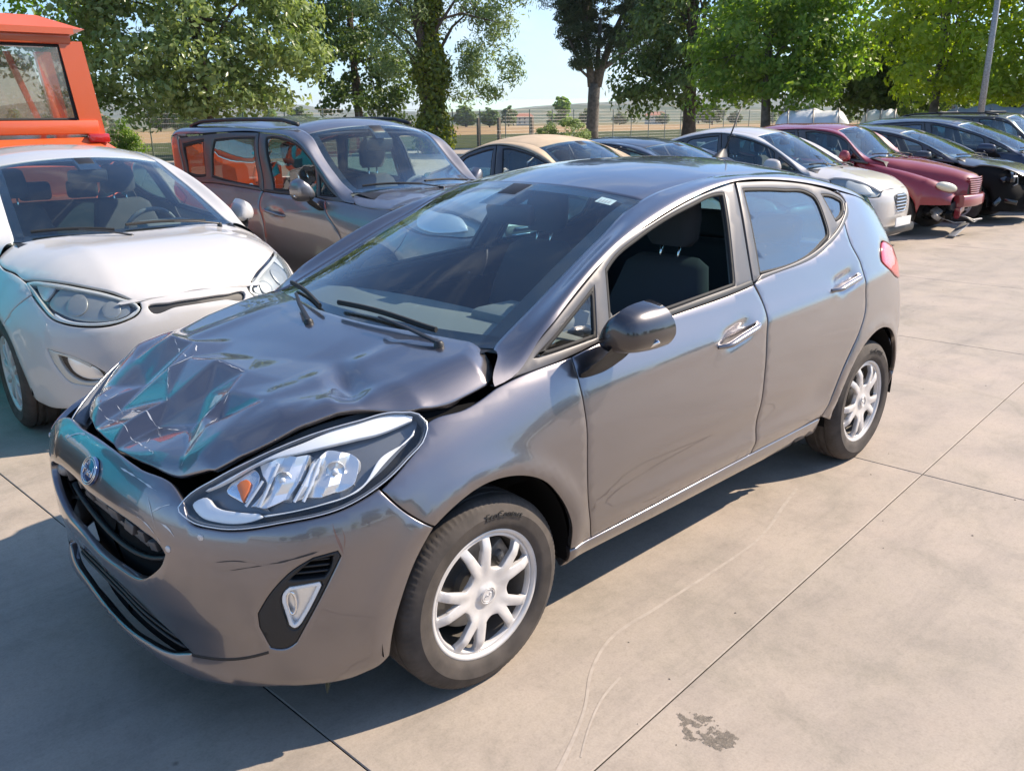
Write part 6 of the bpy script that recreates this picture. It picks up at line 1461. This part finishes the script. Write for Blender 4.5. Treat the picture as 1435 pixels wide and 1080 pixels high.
def covered(name, label, px, d, w, h, dp, mat, seed, rot=0, base=0):
    x, y = raypt(px, d); t = thing(name, label, 'covered vehicle', (x, y, 0), rot, 'wrapped things behind the row')
    u = np.linspace(0, 1, 30); th = np.linspace(0, math.pi, 26); G = np.zeros((30, 26, 3))
    for i, a in enumerate(u):
        k = (1-abs(2*a-1)**5)**.4*.9+.08
        for j, b in enumerate(th):
            c, s = math.cos(b), math.sin(b); r = 1+.022*math.sin(a*17+b*3+seed)+.012*math.sin(a*41+b*7)+.010*math.sin(b*19+a*5)
            G[i, j] = ((a-.5)*w, dp/2*math.copysign(abs(c)**.6, c)*k*r, base+h*abs(s)**.55*k*r)
    grid('cover', G, mat, t)
    for k in (-.3, .0, .3):
        m = MB(); m.tube([((k)*w, dp/2*1.05*math.copysign(abs(math.cos(b))**.6, math.cos(b)), base+h*1.02*abs(math.sin(b))**.55*.98) for b in np.linspace(0.05, math.pi-.05, 24)], .03, 6); m.build('strap', M_['galv'], t, True)
covered('wrapped_boat', 'white plastic-wrapped boat behind the wine red car', 1104, 34, 2.9, 1.98, 1.9, M_['tarp'], 1, R_(120))
covered('wrapped_load', 'white plastic-wrapped load under the dark tree, right of the wrapped boat', 1192, 37, 1.7, 1.95, 1.6, M_['tarp'], 4, R_(110))
covered('tarpaulin_mound', 'grey tarpaulin-covered vehicle at the foot of the lamp post', 1328, 29, 3.0, 1.95, 1.9, M_['greytarp'], 7, R_(115))
covered('tarpaulin_load', 'grey-green covered load at the picture edge', 1398, 30, 2.2, 1.85, 1.8, M_['greytarp'], 9, R_(115))
# orange machine
M_['orange'] = paint('orange_paint', (.64,.090,.012), rough=.5, dust=.05, coat_r=.15)
M_['oldglass'] = glass('dusty_glass', (.72,.66,.58), .10, dirt=.16, dcol=(.50,.45,.38))
ox, oy = raypt(106, 10.2); org = thing('orange_cab', 'orange machine cab with a large dusty window, behind the white hatchback', 'vehicle', (ox, oy, 0), R_(84))
# local: +x towards the camera, +y to the picture right
def quadbox(m, a, b, t0=.10, w=.14): m.tube([a, b], w, 4)
Z0, Z1 = 1.56, 2.62; YR, YT = .66, .46; Y0 = -1.35; XF = .0; XB = -1.5
def post(name, pts, wx, wy):
    m = MB(); secs = []
    for (x, y, z) in pts: secs.append([(x-wx/2, y-wy/2, z), (x+wx/2, y-wy/2, z), (x+wx/2, y+wy/2, z), (x-wx/2, y+wy/2, z)])
    m.loft(secs); o = m.build(name, M_['orange'], org)
    return o
post('corner_post', [(0, .60, Z0), (0, .50, Z1-.14)], .16, .22); post('corner_post', [(0, -1.55, Z0), (0, -1.45, Z1-.14)], .16, .18)
post('corner_post', [(XB, .60, Z0), (XB, .50, Z1-.14)], .14, .16); post('corner_post', [(XB, -1.55, Z0), (XB, -1.45, Z1-.14)], .14, .16)
m = MB(); m.box((0, -.52, Z1-.10), (.18, 2.06, .14), None, .015); m.build('header', M_['orange'], org, True, 30)
m = MB(); m.box((.01, -.50, Z0+.08), (.20, 2.3, .14), None, .015); m.build('window_ledge', M_['orange'], org, True, 30)
m = MB(); m.add([(.16, .64, Z1-.03), (.16, -1.6, Z1-.03), (XB-.1, -1.6, Z1-.03), (XB-.1, .64, Z1-.03), (-.10, .26, Z1+.11), (-.10, -1.4, Z1+.11), (XB+.2, -1.4, Z1+.11), (XB+.2, .26, Z1+.11)], [(0,1,5,4), (1,2,6,5), (2,3,7,6), (3,0,4,7), (4,5,6,7), (3,2,1,0)]); m.build('roof', M_['orange'], org)
m = MB(); m.box((-.72, -.52, Z1-.05), (1.78, 2.10, .06)); m.build('roof_edge', M_['orange'], org)
m = MB(); m.add([(.02, .46, Z0+.15), (.02, -1.45, Z0+.15), (.02, -1.40, Z1-.17), (.02, .40, Z1-.17)], [(0,1,2,3)]); m.build('front_window', M_['oldglass'], org)
m = MB()
for a, b in (((.03,.46,Z0+.16),(.03,.40,Z1-.18)), ((.03,.40,Z1-.18),(.03,-1.4,Z1-.18)), ((.03,.46,Z0+.16),(.03,-1.45,Z0+.16))): m.tube([a, b], .018, 6)
m.build('window_seal', M_['rubber'], org)
m = MB(); m.add([(XB, .56, Z0+.05), (XB, -1.5, Z0+.05), (XB, -1.42, Z1-.17), (XB, .36, Z1-.17)], [(0,1,2,3)]); m.build('rear_window', M_['oldglass'], org)
m = MB(); m.add([(-.08, .60, Z0+.05), (XB+.08, .60, Z0+.05), (XB+.08, .42, Z1-.17), (-.08, .42, Z1-.17)], [(0,1,2,3)]); m.build('side_window', M_['oldglass'], org)
for y0, y1 in ((-.30, -.28), (.02, .26)): post('cab_bar', [(-.7, y1, Z0), (-.7, y0, Z1-.2)], .06, .06)
post('cab_column', [(-1.2, -.42, Z0), (-1.2, -.42, Z1-.2)], .10, .30)
m = MB(); secs = []
for (x, z, h) in ((-1.5, 1.30, .26), (-.6, 1.34, .26), (.10, 1.28, .26), (.28, 1.2, .2)):
    secs.append([(x, -1.6, z-.5), (x, .88, z-.5), (x, .88, z+h*.3), (x, .62, z+h), (x, -.2, z+h*.95), (x, -1.6, z+h*.9)])
m.loft(secs); m.build('engine_cover', M_['orange'], org)
m = MB(); m.box((-.60, -.4, .68), (1.9, 2.3, .60), None, .05); m.build('chassis', M_['orange'], org, True, 40)
for x in (-1.1, .25):
    for y in (-1.45, .78): add_wheel(org, x, y, .42, .28, .22, 'five', y > 0)
for o in [c for c in org.children if c.name.startswith('wheel')]: o.rotation_euler = (0, 0, 0 if o.location.y > 0 else math.pi)
m = MB(); m.box((.14, .62, Z0-.03), (.12, .20, .09), None, .015); m.build('marker_lamp', M_['red'], org, True, 40)
m = MB(); m.box((.02, -.95, Z0-.13), (.06, .26, .18), None, .02); m.build('lamp_unit', pbr('dull_blue_plastic', (.12,.12,.22), .5), org, True, 40)
m = MB(); m.tube([(.05, -.80, Z0-.22), (.08, -.72, Z0-.06), (.08, -.66, Z0-.10), (.05, -.64, Z0-.22)], .015, 8); m.build('grab_hoop', M_['galv'], org, True)
# teal lorry whose front and box show in the bonnet and nose of the crashed car
van = thing('teal_lorry', 'teal box lorry beyond the white hatchback, mirrored in the crumpled bonnet', 'lorry', (2.35, -3.3, 0), R_(90), ROW)
m = MB(); secs = []
for (x, zt, w) in ((.95,1.35,1.0), (.85,1.55,1.08), (.45,2.35,1.08), (.25,2.5,1.05), (-.95,2.5,1.05)):
    e = superell(28, w, (zt-.45)/2, 9); secs.append(np.stack([np.full(28, x), e[:, 0], .45+(zt-.45)/2+e[:, 1]], 1))
m.loft(secs); m.build('cab', M_['teal'], van, True, 40)
m = MB(); m.box((-3.3, 0, 2.15), (4.5, 2.3, 2.6), None, .04); m.build('box_body', M_['teal'], van, True, 40)
for i in range(9):
    m = MB(); m.box((-1.04, -1.0+.25*i, 2.15), (.02, .03, 2.5)); m.build('body_rib', M_['teal'], van)
m = MB(); m.box((-2.3, 0, .62), (6.2, .8, .22), None, .02); m.build('chassis', M_['black'], van, True, 40)
m = MB(); m.add([(.90,-.95,1.58), (.90,.95,1.58), (.54,.93,2.28), (.54,-.93,2.28)], [(0,1,2,3)]); m.build('windscreen', M_['privacy'], van)
for sg in (1, -1):
    m = MB(); m.add([(.45,sg*1.088,1.55), (-.5,sg*1.09,1.55), (-.5,sg*1.085,2.2), (.25,sg*1.085,2.2)], [(0,1,2,3)]); m.build('side_window', M_['privacy'], van)
    m = MB(); m.box((.93, sg*.78, .82), (.10, .30, .20), None, .04); m.build('headlight', M_['reflector'], van, True, 40)
    for x in (0, -3.9): add_wheel(van, x, sg*.88, .40, .24, .23, 'five', sg > 0)
m = MB(); m.box((.96, 0, .55), (.14, 2.1, .28), None, .05); m.build('bumper', M_['black'], van, True, 40)
# trees on the other side of the yard, behind the photographer (they show as a dark band in the paint)
src = [o for o in bpy.data.objects if o.name.startswith(('sycamore_tree', 'maple_tree', 'dark_oak_tree', 'lime_tree')) and o.parent is None]
rs = np.random.RandomState(9)
for i in range(15):
    o = src[i % len(src)]; t = o.copy(); COL.objects.link(t); t.name = 'yard_tree'
    t.location = (-44+6.2*i+rs.uniform(-1.5, 1.5), 34+rs.uniform(-3, 4), 0); t.rotation_euler = (0, 0, rs.uniform(0, 6)); k_ = rs.uniform(.45, .75); t.scale = (k_, k_, k_*.9)
    t['label'] = 'leafy tree across the yard, mirrored in the side of the grey car'; t['group'] = 'trees on the far side of the yard'
    for c in o.children:
        d = c.copy(); COL.objects.link(d); d.parent = t

# ---------------------------------------------------------------- summer haze over the plain
hz = bpy.data.materials.new('haze'); hz.use_nodes = True; hn = hz.node_tree.nodes; hn.remove(hn['Principled BSDF'])
pv = hn.new('ShaderNodeVolumePrincipled'); pv.inputs['Color'].default_value = (.90, .95, 1, 1); pv.inputs['Density'].default_value = 1.3e-4; pv.inputs['Anisotropy'].default_value = .2
hz.node_tree.links.new(pv.outputs[0], hn['Material Output'].inputs['Volume'])
m = MB(); m.box((0, 0, 119), (15000, 15000, 242)); tag(m.build('haze', hz), None, None, None, 'stuff')
